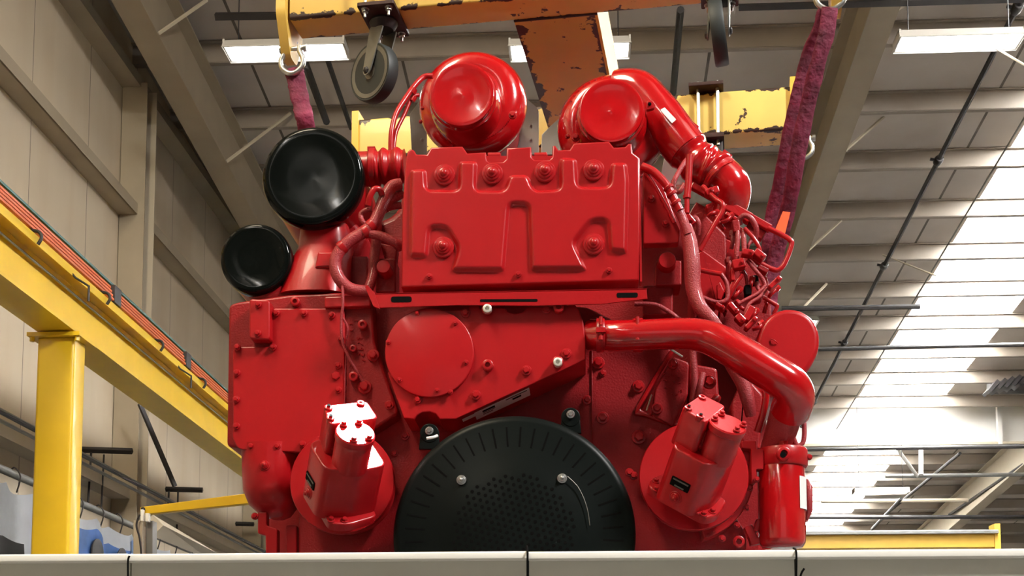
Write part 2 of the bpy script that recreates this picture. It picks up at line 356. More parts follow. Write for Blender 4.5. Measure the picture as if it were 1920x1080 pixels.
# ------------------------------------------------------------------ roof pipes and rods
def pipe(name, pts, rr, m_, label, cat='pipe', seg=8):
    bm = nb(); tube(bm, [P(*p) for p in pts], rr, seg, 0); return obj(name, bm, m_, None, label, cat)
p0 = V((4.72, 12.5, 0)); p1 = V((4.72, 29.0, 0)); p0.z = roofz(12.5) - 0.6; p1.z = roofz(29) - 0.6
r = thing('sprinkler_pipe', p0, 'long dark sprinkler pipe slanting down the roof at the right', 'pipe')
bm = nb(); tube(bm, [p0, p1], 0.035, 8, 0); obj('pipe', bm, DARK, r)
for t in (0.1, 0.3, 0.5, 0.7, 0.9):
    q = p0.lerp(p1, t); bm = nb(); lathe(bm, q - V((0, 0.08, 0)), (0, 1, 0), [(0.05, 0), (0.06, 0.03), (0.06, 0.13), (0.05, 0.16)], 10); lathe(bm, q, (-1, 0, 0.2), [(0.02, 0), (0.02, 0.11)], 6); obj('coupling', bm, DARK, r)
p0 = V((5.55, 12.2, roofz(12.2) - 0.55)); p1 = V((5.55, 30, roofz(30) - 0.55)); bm = nb(); tube(bm, [p0, p1], 0.013, 6, 0); obj('tie_rod', bm, GALV, None, 'thin steel tie rod running under the bright skylight', 'rod')
pipe('tie_rod', [(1578, 447, 22), (1755, 517, 20.5)], 0.014, STRL, 'thin pale brace rod crossing under the roof right of the slings', 'rod', 6)
pipe('tie_rod', [(1850, 80, 13.2), (1935, 130, 13.0)], 0.012, STRL, 'thin pale rod below the bright light at the top right corner', 'rod', 6)
pipe('tie_rod', [(1500, 395, 21), (1760, 300, 20)], 0.008, GALV, 'faint sagging wire rising towards the skylight', 'rod', 6)
pipe('cross_pipe', [(1465, 579, 20), (1725, 575, 20)], 0.04, DARK, 'dark horizontal pipe above the red round housing', 'pipe')
pipe('cross_pipe', [(1530, 655, 21), (1960, 645, 21)], 0.035, DARK, 'dark horizontal pipe crossing the roof right of the red housing', 'pipe')
pipe('cross_pipe', [(1490, 843, 27), (1960, 836, 27)], 0.045, DARK, 'thin dark pipe just under the white fascia beam', 'pipe')
pipe('cross_pipe', [(1660, 893, 30), (1960, 889, 30)], 0.045, GALV, 'grey pipe across the far roof at the right edge', 'pipe')
pipe('cross_pipe', [(1540, 940, 33), (1815, 938, 33)], 0.05, STRL, 'pale pipe under the far roof ending in an upward bend', 'pipe')
pipe('cross_pipe', [(1510, 970, 33), (1960, 969, 33)], 0.05, DARK, 'lowest dark pipe above the far yellow crane girder', 'pipe')
pipe('hanger_rod', [(1727, 832, 29.25), (1727, 890, 29)], 0.05, BEAMW, 'white vertical hanger under the fascia beam', 'rod')
pipe('hanger_rod', [(1677, 834, 29.3), (1720, 893, 30)], 0.04, BEAMW, 'white slanted hanger under the fascia beam', 'rod')
for i, (a, b, c, d) in enumerate(((1800, 850, 1660, 965), (1920, 870, 1780, 965), (1690, 935, 1635, 992))):
    pipe('sprinkler_branch', [(a, b, 31), (c, d, 37)], 0.04, DARK, ('dark slanting branch pipe left of the pale far rafter', 'dark slanting branch pipe crossing the pale far rafter', 'short dark branch pipe lowest above the yellow girder')[i], 'pipe')
# dark unit heater, far right
r = thing('roof_heater', P(1880, 722, 27), 'dark slatted heater hanging under the roof at the right edge', 'heater')
bm = nb()
for i in range(5): box(bm, P(1858 + i * 14, 728 - i * 3, 27), (0.07, 0.5, 0.26), Matrix.Rotation(0.7, 3, 'Y'))
obj('slats', bm, DARK, r, ang=None); bm = nb(); box(bm, P(1900, 722, 27.6), (1.0, 0.3, 0.3)); obj('casing', bm, DARK, r, ang=None)
# far yellow girder
r = thing('bridge_crane_girder', P(1700, 1027, 24), 'distant yellow crane girder low at the right above the white panels', 'crane girder')
a = P(1440, 1030, 24); b = P(1866, 1030, 24); t = P(1866, 1003, 24)
bm = nb(); box(bm, ((a.x + b.x) / 2, 24, (a.z + t.z) / 2), (b.x - a.x, 0.25, t.z - a.z)); obj('girder', bm, YEL2, r, ang=None)
bm = nb(); box(bm, ((a.x + b.x) / 2, 23.95, t.z + 0.02), (b.x - a.x, 0.4, 0.04)); tube(bm, [(a.x, 23.8, t.z + 0.05), (b.x, 23.8, t.z + 0.05)], 0.02, 6, 0); obj('cable_tray', bm, GALV, r, ang=None)
bm = nb(); box(bm, (b.x, 24, (a.z + t.z) / 2 + 0.05), (0.1, 0.34, t.z - a.z + 0.26)); obj('end_plate', bm, YEL2, r, ang=None)
bm = nb(); box(bm, (b.x - 0.2, 24.3, a.z / 2), (0.3, 0.3, a.z)); obj('support_leg', bm, YEL2, r, ang=None)

# ------------------------------------------------------------------ lamps
def lamp(px0, px1, pyt, pyb, Y, label, end='right'):
    a = P(px0, pyb, Y); b = P(px1, pyb, Y); L = (b.x - a.x); cx = (a.x + b.x) / 2; z0 = a.z; zt = P(px0, pyt, Y + 0.3).z
    r = thing('ceiling_light', (cx, Y, z0), label, 'light fixture', 'fluorescent lights under the roof')
    Wd = 0.34; h = 0.09
    bm = nb(); q = [(-Wd / 2, 0), (-Wd / 2 + 0.05, h), (Wd / 2 - 0.05, h), (Wd / 2, 0), (Wd / 2 - 0.012, 0), (Wd / 2 - 0.06, h - 0.012), (-Wd / 2 + 0.06, h - 0.012), (-Wd / 2 + 0.012, 0)]
    extr(bm, (a.x, Y, z0), Yv, Z, X, q, 0, L); obj('reflector', bm, LBODY, r, ang=None)
    for s in (0, 1):
        bm = nb(); box(bm, (a.x + 0.01 if s == 0 else b.x - 0.01, Y, z0 + h / 2), (0.02, Wd * 0.86, h)); obj('end_cap', bm, LBODY, r, ang=None)
    for j in range(4):
        bm = nb(); lathe(bm, (a.x + 0.05, Y - 0.105 + j * 0.07, z0 + 0.035), X, [(0.018, 0), (0.022, 0.02), (0.022, L - 0.12), (0.018, L - 0.10)], 10); obj('fluorescent_tube', bm, LAMP, r)
    bm = nb(); box(bm, (cx, Y - 0.17, z0 - 0.005), (L, 0.012, 0.012)); box(bm, (cx, Y + 0.17, z0 - 0.005), (L, 0.012, 0.012))
    for i in (0, 1): box(bm, (a.x + i * L, Y, z0 - 0.005), (0.012, 0.34, 0.012))
    obj('lens_frame', bm, LBODY, r, ang=None)
    for s in (0.1, 0.9):
        bm = nb(); tube(bm, [(a.x + L * s, Y, z0 + h), (a.x + L * s, Y, roofz(Y) - 0.25)], 0.006, 5, 0); obj('hanger_wire', bm, DARK, r)
lamp(424, 650, 62, 102, 13.0, 'glowing ceiling light at the top left behind the beam end')
lamp(955, 1182, 55, 100, 13.0, 'ceiling light partly hidden by the middle yellow beam')
lamp(1680, 1916, 40, 84, 13.0, 'bright ceiling light at the top right corner')
lamp(1600, 1703, 908, 924, 28.6, 'small distant ceiling light low at the right')
lamp(1480, 1533, 592, 606, 24, 'small ceiling light peeking out behind the red round housing')
pipe('support_channel', [(404, 31, 13.0), (560, 29, 13.0)], 0.045, DARK, 'dark channel bar at the top left above the ceiling light', 'channel bar', 4)
pipe('support_channel', [(1385, 14, 13.2), (1960, -3, 13.2)], 0.04, DARK, 'long dark channel bar along the top right edge', 'channel bar', 4)
for i, (a, b, c, d, Ya, Yb, rr) in enumerate(((568, 108, 612, 228, 13.5, 16, 0.045), (610, 100, 658, 240, 13.5, 16, 0.03), (1276, 18, 1262, 175, 13.5, 16, 0.04))):
    pipe('roof_conduit', [(a, b, Ya), (c, d, Yb)], rr, DARK, ('thick dark conduit beside the left sling', 'thin dark conduit left of the caster wheel', 'dark conduit under the roof right of the right turbocharger')[i], 'conduit')

# ------------------------------------------------------------------ crane runway, left
r = thing('crane_runway_beam', (-4.13, 14, 4.6), 'bright yellow crane runway beam along the left wall', 'crane beam')
for nm, c, s in (('bottom_flange', (-4.13, 14, 4.66), (0.30, 30, 0.025)), ('web', (-4.13, 14, 4.88), (0.016, 30, 0.44)), ('top_flange', (-4.13, 14, 5.12), (0.30, 30, 0.025)), ('edge_angle', (-3.985, 14, 5.09), (0.01, 30, 0.05))):
    bm = nb(); box(bm, c, s); obj(nm, bm, YEL, r, ang=None)
bm = nb(); tube(bm, [(-4.09, -1, 5.02), (-4.09, 29, 5.02)], 0.01, 6, 0); obj('cable', bm, GALV, r)
r = thing('crane_post', (-4.0, 10.05, 0), 'square yellow crane post standing at the far left', 'crane post')
bm = nb(); extr(bm, (-4.14, 10.12, 0), X, Yv, Z, rc([(-0.15, -0.12), (0.15, -0.12), (0.15, 0.12), (-0.15, 0.12)], 0.03), 0, 4.6); obj('post', bm, YEL, r)
bm = nb(); box(bm, (-4.14, 10.12, 4.62), (0.42, 0.36, 0.03)); obj('cap_plate', bm, YEL, r, ang=None)
bm = nb(); box(bm, (-4.14, 10.12, 0.02), (0.5, 0.5, 0.04)); obj('base_plate', bm, YEL, r, ang=None)
for sx in (-0.18, 0.18): bm = nb(); lathe(bm, (-4.14 + sx, 9.98, 4.57), Z, [(0.02, 0), (0.02, 0.05)], 6); obj('bolt', bm, YEL, r)
r = thing('conductor_rails', (-4.22, 14, 5.2), 'bundle of copper-red conductor rails above the yellow runway beam', 'conductor rail')
for i in range(4):
    bm = nb(); extr(bm, (-4.02 - 0.010 * i, -1, 5.19 + i * 0.036), X, Z, Yv, rc([(-0.016, -0.011), (0.016, -0.011), (0.016, 0.011), (-0.016, 0.011)], 0.006, 2), 0, 30); obj('rail', bm, COP, r)
bm = nb(); box(bm, (-4.08, 14, 5.36), (0.04, 30, 0.02)); obj('cover_strip', bm, TEAL, r, ang=None, label='teal cover strip')
for i, yy in enumerate([9.2, 10.6, 12.0, 13.4, 15.0, 16.6, 18.4, 20.2]):
    bm = nb(); tube(bm, [(-4.05, yy, 5.17), (-3.965, yy, 5.155), (-3.94, yy, 5.11), (-3.965, yy, 5.06)], 0.013, 8, 5); obj('hook', bm, DARK, r)
for i, yy in enumerate([9.9, 12.6, 15.6, 19.2]):
    bm = nb(); tube(bm, [(-4.06, yy, 5.17), (-3.96, yy, 5.05), (-3.85, yy, 4.98), (-3.85, yy, 4.86)], 0.010, 6, 0); obj('bracket', bm, DARK, r)
for yy in (10.95, 13.0): 
    bm = nb(); box(bm, (-4.035, yy, 5.245), (0.07, 0.16, 0.15)); obj('joint_cover', bm, DARK, r, ang=None)

# ------------------------------------------------------------------ left wall services
def strutset(px0, px1, py, Y, label):
    bm = nb(); a = P(px0, py, Y); b = P(px1, py + 4, Y); tube(bm, [a, b], 0.035, 4, 0); obj('strut_channel', bm, DARK, None, label, 'support arm', ang=None)
strutset(115, 248, 842, 14.0, 'dark horizontal support arm right of the yellow post')
strutset(232, 380, 915, 17.0, 'dark horizontal support arm left of the engine, middle one')
strutset(340, 476, 979, 20.5, 'lowest dark support arm beside the yellow jib arm')
for i, (x_, z_) in enumerate(((-4.95, 4.22), (-4.99, 4.26), (-5.05, 4.20))):
    bm = nb(); tube(bm, [(x_, 5, z_), (x_, 28, z_)], 0.018, 6, 0)
    obj('wall_conduit', bm, GALV if i else DARK, None, ('lower dark conduit line along the left wall', 'upper grey conduit line along the left wall', 'rear grey conduit line along the left wall')[i], 'conduit')
pipe('diagonal_strut', [(262, 757, 14.5), (328, 912, 14.7)], 0.03, DARK, 'dark diagonal strut below the crane runway', 'strut', 4)
pipe('hanger_rod', [(171, 848, 14.0), (165, 945, 13.8)], 0.012, DARK, 'thin hanger rod with hook right of the yellow post', 'rod', 6)
pipe('hanger_rod', [(195, 852, 14.0), (190, 950, 14.2)], 0.010, DARK, 'second thin hanger rod right of the yellow post', 'rod', 6)
pipe('hanger_rod', [(317, 920, 17.0), (312, 1000, 17.0)], 0.012, DARK, 'thin hanger rod above the yellow jib arm', 'rod', 6)
pipe('hanger_rod', [(334, 920, 17.0), (331, 1005, 17.0)], 0.012, DARK, 'second thin hanger rod above the yellow jib arm', 'rod', 6)
# banners on a pipe
CXB = -4.9; CZB = 1.6 + 0.433 * 4.9
bm = nb(); tube(bm, [(CXB, 6, CZB), (CXB, 30, CZB)], 0.035, 10, 0); obj('curtain_pipe', bm, GALV, None, 'grey pipe carrying the blue and white banners', 'pipe')
def banner(y0, y1, label, prints, seed):
    r = thing('hanging_banner', (CXB + 0.02, (y0 + y1) / 2, 1.2), label, 'banner', 'printed banners on the wall pipe')
    rnd = random.Random(seed); ph = rnd.random() * 6
    def sheet(ya, yb, za, zb, off, m_, nm):
        bm = nb(); NY, NZ = 24, 10; g = []
        for i in range(NY + 1):
            row = []
            for j in range(NZ + 1):
                yy = ya + (yb - ya) * i / NY; zz = za + (zb - za) * j / NZ
                sag = 0.05 * abs(math.sin((yy - y0) / (y1 - y0) * 4 * PI)) * max(0, (zz - 2.9) / 0.7)
                row.append(bm.verts.new((CXB + 0.05 + off + 0.035 * math.sin(yy * 6 + ph) + 0.015 * math.sin(zz * 5 + yy * 9), yy, zz - sag)))
            g.append(row)
        for i in range(NY):
            for j in range(NZ): bm.faces.new((g[i][j], g[i + 1][j], g[i + 1][j + 1], g[i][j + 1]))
        bmesh.ops.solidify(bm, geom=bm.faces[:], thickness=0.003)
        return obj(nm, bm, m_, r)
    sheet(y0, y1, 1.2, CZB - 0.12, 0, CLOTH, 'sheet')
    for (ya, yb, za, zb, m_) in prints: sheet(ya, yb, za, zb, 0.012, m_, 'printed_panel')
    for i in range(4):
        yy = y0 + (y1 - y0) * (i + 0.5) / 4; bm = nb()
        tube(bm, [(CXB + 0.03, yy, CZB - 0.16), (CXB + 0.06, yy, CZB - 0.02), (CXB, yy, CZB + 0.06), (CXB - 0.05, yy, CZB - 0.01)], 0.007, 6, 4); obj('hook', bm, DARK, r)
    return r
r = banner(12.2, 14.4, 'white banner with two blue printed pictures right of the yellow post', [(12.3, 13.1, 1.4, 3.50, BLUE), (13.13, 13.72, 1.4, 3.43, BLUE), (13.75, 14.38, 1.4, 3.54, BLUL)], 1)
bm = nb()
for yy in (12.75, 13.45): lathe(bm, (CXB + 0.105, yy, 3.24), X, [(0.16, 0), (0.16, 0.01), (0.1, 0.015)], 20); box(bm, (CXB + 0.11, yy, 3.15), (0.01, 0.34, 0.14))
obj('printed_figure', bm, DARK, r, label='dark printed shape')
banner(14.5, 17.0, 'pale blue and white banner behind the grey gate posts', [(14.55, 16.9, 1.4, 3.5, BLUL)], 2)
banner(9.6, 11.9, 'grey and white banner at the left edge behind the yellow post', [(10.2, 11.2, 1.4, 3.15, DARK)], 3)
# grey housing frame behind the posts
bm = nb(); a = P(285, 1000, 13); q_ = P(395, 1040, 14.6); tube(bm, [P(286, 985, 12.0), q_, V((q_.x + 0.05, q_.y + 0.1, 0))], 0.10, 4, 0); obj('sloping_frame_rail', bm, STRL, None, 'pale frame rail sloping down behind the grey gate posts', 'frame rail', ang=None)
# gate posts and the yellow jib arm
r = thing('gate_post', P(268, 1080, 7.5), 'beige and grey gate post with a black strap under the yellow arm', 'post')
bm = nb(); plate(bm, [(250, 976), (267, 976), (267, 1300), (248, 1300)], 7.5, 0.08); obj('post', bm, STRL, r, ang=None)
bm = nb(); plate(bm, [(267, 976), (286, 976), (286, 1300), (267, 1300)], 7.56, 0.08); obj('side_post', bm, GALV, r, ang=None)
bm = nb(); plate(bm, [(263, 955), (268, 955), (268, 978), (263, 978)], 7.52, 0.03); plate(bm, [(272, 962), (279, 962), (279, 978), (272, 978)], 7.52, 0.03); obj('hinge_lug', bm, PLIP, r, ang=None)
bm = nb(); ptube(bm, [(262, 965, 7.48), (256, 985, 7.47), (262, 1010, 7.47), (266, 1050, 7.47)], 2.0, 6); obj('strap', bm, DARK, r)
r = thing('swing_arm', P(360, 950, 7.6), 'flat yellow swing arm reaching from the gate post towards the engine', 'barrier arm')
bm = nb(); plate(bm, rc([(261, 951), (470, 924), (474, 943), (264, 965)], 5, 3), 7.6, 0.05); obj('arm', bm, YEL, r)
fast('pivot_bolt', 'bolt', P(268, 955, 7.59), 4.5 * S(7.6), DARK, r)

# ------------------------------------------------------------------ white guard panels in front
xs = [-60, 242, 990, 1492, 1990]
YG = 4.0
labs = ['white guard panel at the left edge in front', 'white guard panel below the left half of the engine', 'white guard panel below the right half of the engine', 'white guard panel at the right edge in front']
for i in range(4):
    a, b = xs[i] + 1.5, xs[i + 1] - 1.5
    ya = 1040 - a * 0.0055; yb = 1040 - b * 0.0055
    pa, pb = P(a, ya, YG), P(b, yb, YG); zt_ = (pa.z + pb.z) / 2; r = thing('guard_panel', ((pa.x + pb.x) / 2, YG, 0), labs[i], 'guard panel', 'white guard panels')
    q = [(0, 0), (0, zt_), (0.06, zt_), (0.06, 0)]
    bm = nb(); extr(bm, (pa.x, YG + 0.02, 0), Yv, Z, X, q, 0, pb.x - pa.x); obj('sheet', bm, PANEL, r, ang=None)
    bm = nb(); extr(bm, (pa.x, YG - 0.012, zt_ - 0.026), Yv, Z, X, rc([(0, 0), (0.1, 0), (0.1, 0.026), (0, 0.026)], 0.006, 3), 0, pb.x - pa.x); obj('top_lip', bm, PLIP, r)
for i, (pts, lab) in enumerate((([(243, 1042, YG - 0.02), (240, 1052, YG - 0.02), (240, 1082, YG - 0.02)], 'black cable hanging over the joint of the left panels'), ([(988, 1024, YG + 0.04), (989, 1036, YG - 0.02), (989, 1082, YG - 0.02)], 'black cable hanging over the middle panel joint'), ([(1488, 1028, YG + 0.04), (1493, 1036, YG - 0.02), (1493, 1082, YG - 0.02)], 'black cable hanging over the right panel joint'), ([(1508, 1066, YG - 0.02), (1503, 1074, YG - 0.02), (1500, 1084, YG - 0.02)], 'short black cable end right of the right panel joint'))):
    bm = nb(); ptube(bm, pts, 2.0, 8, 4); obj('cable', bm, HOL, None, lab, 'cable')

# ================================================================== SPREADER BEAM
AL = math.atan2(5.0 - 5.25, P(1570, 0, 5.0).x - P(530, 0, 5.25).x)
FL = P(530, 37, 5.25); zB = FL.z
BX = V((math.cos(AL), math.sin(AL), 0)); BY = V((-math.sin(AL), math.cos(AL), 0))
L1 = (P(1570, 0, 5.0).x - FL.x) / BX.x
spr = thing('spreader_beam', FL + BX * L1 / 2 + BY * 0.7, 'chipped yellow lifting spreader frame above the red engine', 'lifting beam')
def lb(name, a0, a1, b0, b1, z0, z1, m_=None, parent=spr, ch=0.012):      # box in beam frame: along, across, up from beam underside
    bm = nb(); q = rc([(a0, b0), (a1, b0), (a1, b1), (a0, b1)], 0.0001, 1) if False else [(a0, b0), (a1, b0), (a1, b1), (a0, b1)]
    O = V((FL.x, FL.y, zB))
    yz = rc([(b0, z0), (b1, z0), (b1, z1), (b0, z1)], ch, 3); extr(bm, O, BY, Z, BX, yz, a0, a1)
    return obj(name, bm, m_ or CHIP, parent)
def LP(a, b, z): return V((FL.x, FL.y, zB)) + BX * a + BY * b + Z * z
lb('front_tube', 0.03, L1, 0, 0.17, 0, 0.23, chipped('chipped_front_tube_paint', BY, 0.085, 0.115))
RB = 1.40
ra0 = 0.36 - 0.03; 
def along(px, py, b):                   # beam-frame distance whose picture column is px on row b
    best = min(((abs(cam_px(LP(i * 0.01, b, 0.1))[0] - px), i * 0.01) for i in range(-100, 400)))
    return best[1]
def cam_px(p):
    d = RM.transposed() @ (V(p) - CAM); return (CX + F * d.x / -d.z, CY - F * d.y / -d.z)
ra0 = along(672, 0, RB); ra1 = along(1482, 0, RB)
lb('rear_tube', ra0, ra1, RB, RB + 0.19, 0, 0.22, chipped('chipped_rear_tube_paint', BY, 0.095, 0.11, (0.66, 0.47, 0.12)))
c0 = along(968, 0, 0.2); c1 = along(1120, 0, 0.2)
lb('centre_tube', c0, c1 - 0.012, 0.165, RB, 0.0, 0.26, chipped('chipped_centre_tube_paint', BX, (c1 - 0.012 - c0) / 2, 0.13))
lb('centre_flange', c1 - 0.012, c1, 0.165, RB, 0.0, 0.27, YEL2, ch=0.002)  # lit right side of the centre tube, its brightness put into a paler yellow
for a, nm in ((ra0 - 0.03, 'end_plate'), (ra1, 'end_plate')): lb(nm, a, a + 0.035, RB - 0.02, RB + 0.21, -0.01, 0.26, YEL2, ch=0.004)
# lug plates at the ends of the front tube
for a in (0.0, L1):
    bm = nb(); O = LP(a, 0, 0); q = rc([(-0.03, 0.26), (0.20, 0.26), (0.20, 0.0), (0.13, -0.14), (0.05, -0.14), (-0.03, 0.02)], 0.02, 3)
    extr(bm, O, BY, Z, BX, q, -0.02, 0.02); obj('lug_plate', bm, CHIP, spr)
# weld beads
for b in (0.17,):
    bm = nb(); tube(bm, [LP(c0, b, 0), LP(c1, b, 0)], 0.006, 6, 0); obj('weld_bead', bm, RUST, spr)
def caster(px, py, rpx, Y, axis, plate_c, plate_wh, nm='caster'):
    ax = V(axis).normalized(); c = P(px, py, Y); R = rpx * S(Y); wd = 0.027
    zt_ = plate_c.z
    pt = nb(); extr(pt, V((plate_c.x, plate_c.y, zt_)), BX, BY, Z, rc([(-plate_wh[0] / 2, -plate_wh[1] / 2), (plate_wh[0] / 2, -plate_wh[1] / 2), (plate_wh[0] / 2, plate_wh[1] / 2), (-plate_wh[0] / 2, plate_wh[1] / 2)], 0.01), 0, 0.014)
    p_ = obj('caster_mount', pt, RUST, spr, label='rusty dark caster mount')
    for sx in (-1, 1):
        for sy in (-1, 1):
            q = V((plate_c.x, plate_c.y, zt_)) + BX * sx * (plate_wh[0] / 2 - 0.028) + BY * sy * (plate_wh[1] / 2 - 0.028)
            bm = nb(); lathe(bm, q + V((0, 0, -0.035)), Z, [(0.006, 0), (0.006, 0.02), (0.013, 0.02), (0.013, 0.033), (0.017, 0.033), (0.017, 0.04), (0.007, 0.04), (0.007, 0.18)], 10); obj('mounting_bolt', bm, STEEL, p_)
    hub = V((plate_c.x, plate_c.y, zt_)); bm = nb(); lathe(bm, hub, -Z, [(0.055, 0), (0.06, 0.01), (0.05, 0.03), (0.04, 0.04), (0.0, 0.045)], 24); obj('swivel', bm, DARK, p_)
    for s in (-1, 1):
        bm = nb(); a0 = hub + ax * s * (wd + 0.008) - Z * 0.035; a1 = c + ax * s * (wd + 0.012)
        d = (a1 - a0); dn = d.normalized(); sd = ax.cross(dn).normalized(); L = d.length
        q = rc([(-0.04, 0), (0.04, 0), (0.022, L), (0.012, L + 0.02), (-0.012, L + 0.02), (-0.022, L)], 0.01)
        extr(bm, a0, sd, dn, ax * s, q, 0, 0.006); obj('fork', bm, GREYM, p_)
        bm = nb(); lathe(bm, a1 + ax * s * 0.004, ax * s, [(0.014, 0), (0.014, 0.008), (0.009, 0.012), (0, 0.013)], 6); obj('axle_nut', bm, DARK, p_)
    bm = nb(); lathe(bm, c - ax * wd, ax, [(R * 0.89, 0.001), (R * 0.97, 0.0), (R, 0.008), (R, 2 * wd - 0.008), (R * 0.97, 2 * wd), (R * 0.89, 2 * wd - 0.001), ], 48); obj('tyre', bm, RUB, p_)
    bm = nb(); lathe(bm, c - ax * wd, ax, [(0, 0.0), (R * 0.25, 0.0), (R * 0.28, 0.012), (R * 0.68, 0.014), (R * 0.76, 0.0), (R * 0.90, -0.001), (R * 0.90, 2 * wd + 0.001), (R * 0.76, 2 * wd), (R * 0.68, 2 * wd - 0.014), (R * 0.28, 2 * wd - 0.012), (R * 0.25, 2 * wd), (0, 2 * wd)], 40, cap=False); obj('wheel', bm, GREYM, p_)
pc = LP(along(722, 0, 0.06), 0.055, -0.016)
caster(702, 138, 57, 5.27, (-0.62, -0.78, -0.05), pc, (0.155, 0.27))
pc2 = LP(along(1346, 0, 0.06), 0.07, -0.016)
caster(1347, 62, 62, 5.12, (1, -0.16, 0.10), pc2, (0.15, 0.22))
# clamp plates and rods on the rear tube
ca = along(1323, 0, RB)
lb('clamp_plate', ca - 0.085, ca + 0.085, RB - 0.07, RB + 0.25, 0.225, 0.245, RUST, ch=0.004); lb('clamp_plate', ca - 0.085, ca + 0.085, RB - 0.07, RB + 0.25, -0.045, -0.02, RUST, ch=0.004)
for s in (-0.04, 0.055):
    bm = nb(); tube(bm, [LP(ca + s, RB - 0.03, 0.26), LP(ca + s, RB - 0.03, -0.07)], 0.009, 8, 0); obj('clamp_rod', bm, STEEL, spr)
bm = nb(); extr(bm, LP(ca + 0.02, RB + 0.02, -0.05), BX, BY, -Z, rc([(-0.06, -0.05), (0.06, -0.05), (0.06, 0.05), (-0.06, 0.05)], 0.01), 0, 0.10); obj('clamp_block', bm, DARK, spr)
# shackles
def shackle(px, py, Y, label, s=0.042):
    c = P(px, py, Y); r = thing('shackle', c - Z * 0.09, label, 'shackle'); bm = nb()
    pts = [c + BX * s * a + Z * s * b for a, b in ((-1, 1.2), (-1.05, 0.4), (-1.5, -0.6), (-1.35, -1.6), (-0.6, -2.3), (0, -2.45), (0.6, -2.3), (1.35, -1.6), (1.5, -0.6), (1.05, 0.4), (1, 1.2))]
    tube(bm, pts, 0.0115, 10, 4); obj('bow', bm, STEEL, r)
    bm = nb(); lathe(bm, c + BX * -s * 1.7 + Z * s * 0.9, BX, [(0.018, 0), (0.018, 0.012), (0.009, 0.014), (0.009, s * 3.2), (0.016, s * 3.2), (0.016, s * 3.2 + 0.015)], 10); obj('pin', bm, STEEL, r)
shackle(548, 104, 5.30, 'steel shackle under the left end of the spreader frame', 0.032)
shackle(1556, -22, 5.05, 'steel shackle at the top of the right maroon slings', 0.036)
shackle(1506, 270, 6.5, 'steel shackle half hidden behind the right maroon slings', 0.03)

# ------------------------------------------------------------------ slings
def sling(name, pts, wpx, label, seed, flat=(1, 0.2, 0)):
    rnd = random.Random(seed); bm = nb(); pp = [P(*p) for p in pts]; n = 24
    rr = [(wpx / 2) * S(pts[0][2]) * (0.93 + rnd.random() * 0.16) for _ in range(n)]
    tube(bm, pp, rr, 20, 10, flat=flat)
    for v in bm.verts: v.co += V((rnd.uniform(-1, 1), rnd.uniform(-1, 1), 0)) * 0.0012
    return obj(name, bm, SLNG, None, label, 'lifting sling', 'maroon round slings')
o = sling('lifting_sling', [(551, 128, 5.32), (558, 165, 5.33), (566, 200, 5.34), (574, 236, 5.36), (590, 330, 5.55), (600, 420, 5.75)], 36, 'maroon round sling dropping behind the large black filter cap', 1)
o = sling('lifting_sling', [(1546, 20, 5.06), (1533, 60, 5.10), (1513, 110, 5.16), (1490, 200, 5.24), (1469, 300, 5.34), (1458, 360, 5.42), (1446, 410, 5.48), (1436, 500, 5.55), (1430, 585, 5.6)], 27, 'narrow left strand of the maroon slings at the right of the engine', 2)
o = sling('lifting_sling', [(1556, 14, 5.02), (1550, 60, 5.05), (1536, 110, 5.09), (1514, 200, 5.18), (1494, 300, 5.28), (1484, 360, 5.36), (1473, 410, 5.43), (1453, 490, 5.52), (1440, 590, 5.58)], 33, 'wide right strand of the maroon slings at the right of the engine', 3)
bm = nb(); plate(bm, [(1468, 396), (1482, 398), (1472, 438), (1452, 434)], 5.33, 0.004, 0.0); obj('identification_tag', bm, ORG, o, label='orange tag')

# ================================================================== ENGINE
E = 4.8
eng = thing('engine', P(960, 1130, 5.6), 'large red painted diesel engine hanging from the yellow spreader frame', 'engine')
# --- core
bm = nb(); plate(bm, rc([(585, 455), (745, 400), (760, 330), (1205, 320), (1300, 400), (1425, 520), (1440, 600), (1435, 1180), (500, 1180), (490, 860), (560, 600)], 25), 5.42, 1.3, 0.03); core = obj('engine_block', bm, REDC, eng)
bm = nb(); plate(bm, rc([(700, 560), (1100, 575), (1262, 655), (1196, 765), (1272, 800), (1300, 850), (1400, 1000), (1400, 1180), (560, 1180), (560, 850), (700, 790)], 12), 4.95, 0.2, 0.008); cs = obj('gear_housing', bm, REDC, eng)
bolts(cs, [(1130, 784, 12), (1197, 725, 12), (1198, 820, 14), (1101, 750, 9), (1122, 681, 12), (1130, 700, 7), (760, 818, 8), (740, 850, 7), (700, 780, 8)], 4.95)
bm = nb(); ptube(bm, [(1110, 655, 4.945), (1110, 850, 4.945)], 1.6, 6, 0); obj('casting_rib', bm, REDC, cs)
bm = nb(); ptube(bm, [(1259, 660, 4.945), (1196, 765, 4.94), (1206, 776, 4.94), (1275, 800, 4.945)], 4.5, 8, 2); obj('casting_rib', bm, RED, cs)
# --- left gear cover
bm = nb(); plate(bm, rc([(429, 572), (445, 566), (545, 552), (640, 548), (697, 556), (702, 640), (718, 690), (748, 775), (690, 812), (600, 850), (425, 838)], 10), 4.86, 0.20, 0.010); lc = obj('left_gear_cover', bm, REDC, eng)
bm = nb(); plate(bm, rc([(509, 578), (646, 578), (646, 690), (646, 850), (470, 845), (446, 842), (435, 820), (437, 800), (436, 655), (446, 650), (509, 650)], 8), 4.845, 0.02, 0.004)
lp = obj('access_plate', bm, RED, lc)
bolts(lp, [(518, 587), (570, 587), (622, 591), (445, 651), (512, 651), (444, 699), (443, 749), (443, 799), (471, 837), (520, 837), (567, 833), (639, 636), (634, 685), (634, 731)], 4.84, 7)
bm = nb(); plate(bm, rc([(467, 560), (506, 562), (506, 637), (467, 635)], 7), 4.80, 0.06, 0.006); sc = obj('side_cover', bm, RED, lc)
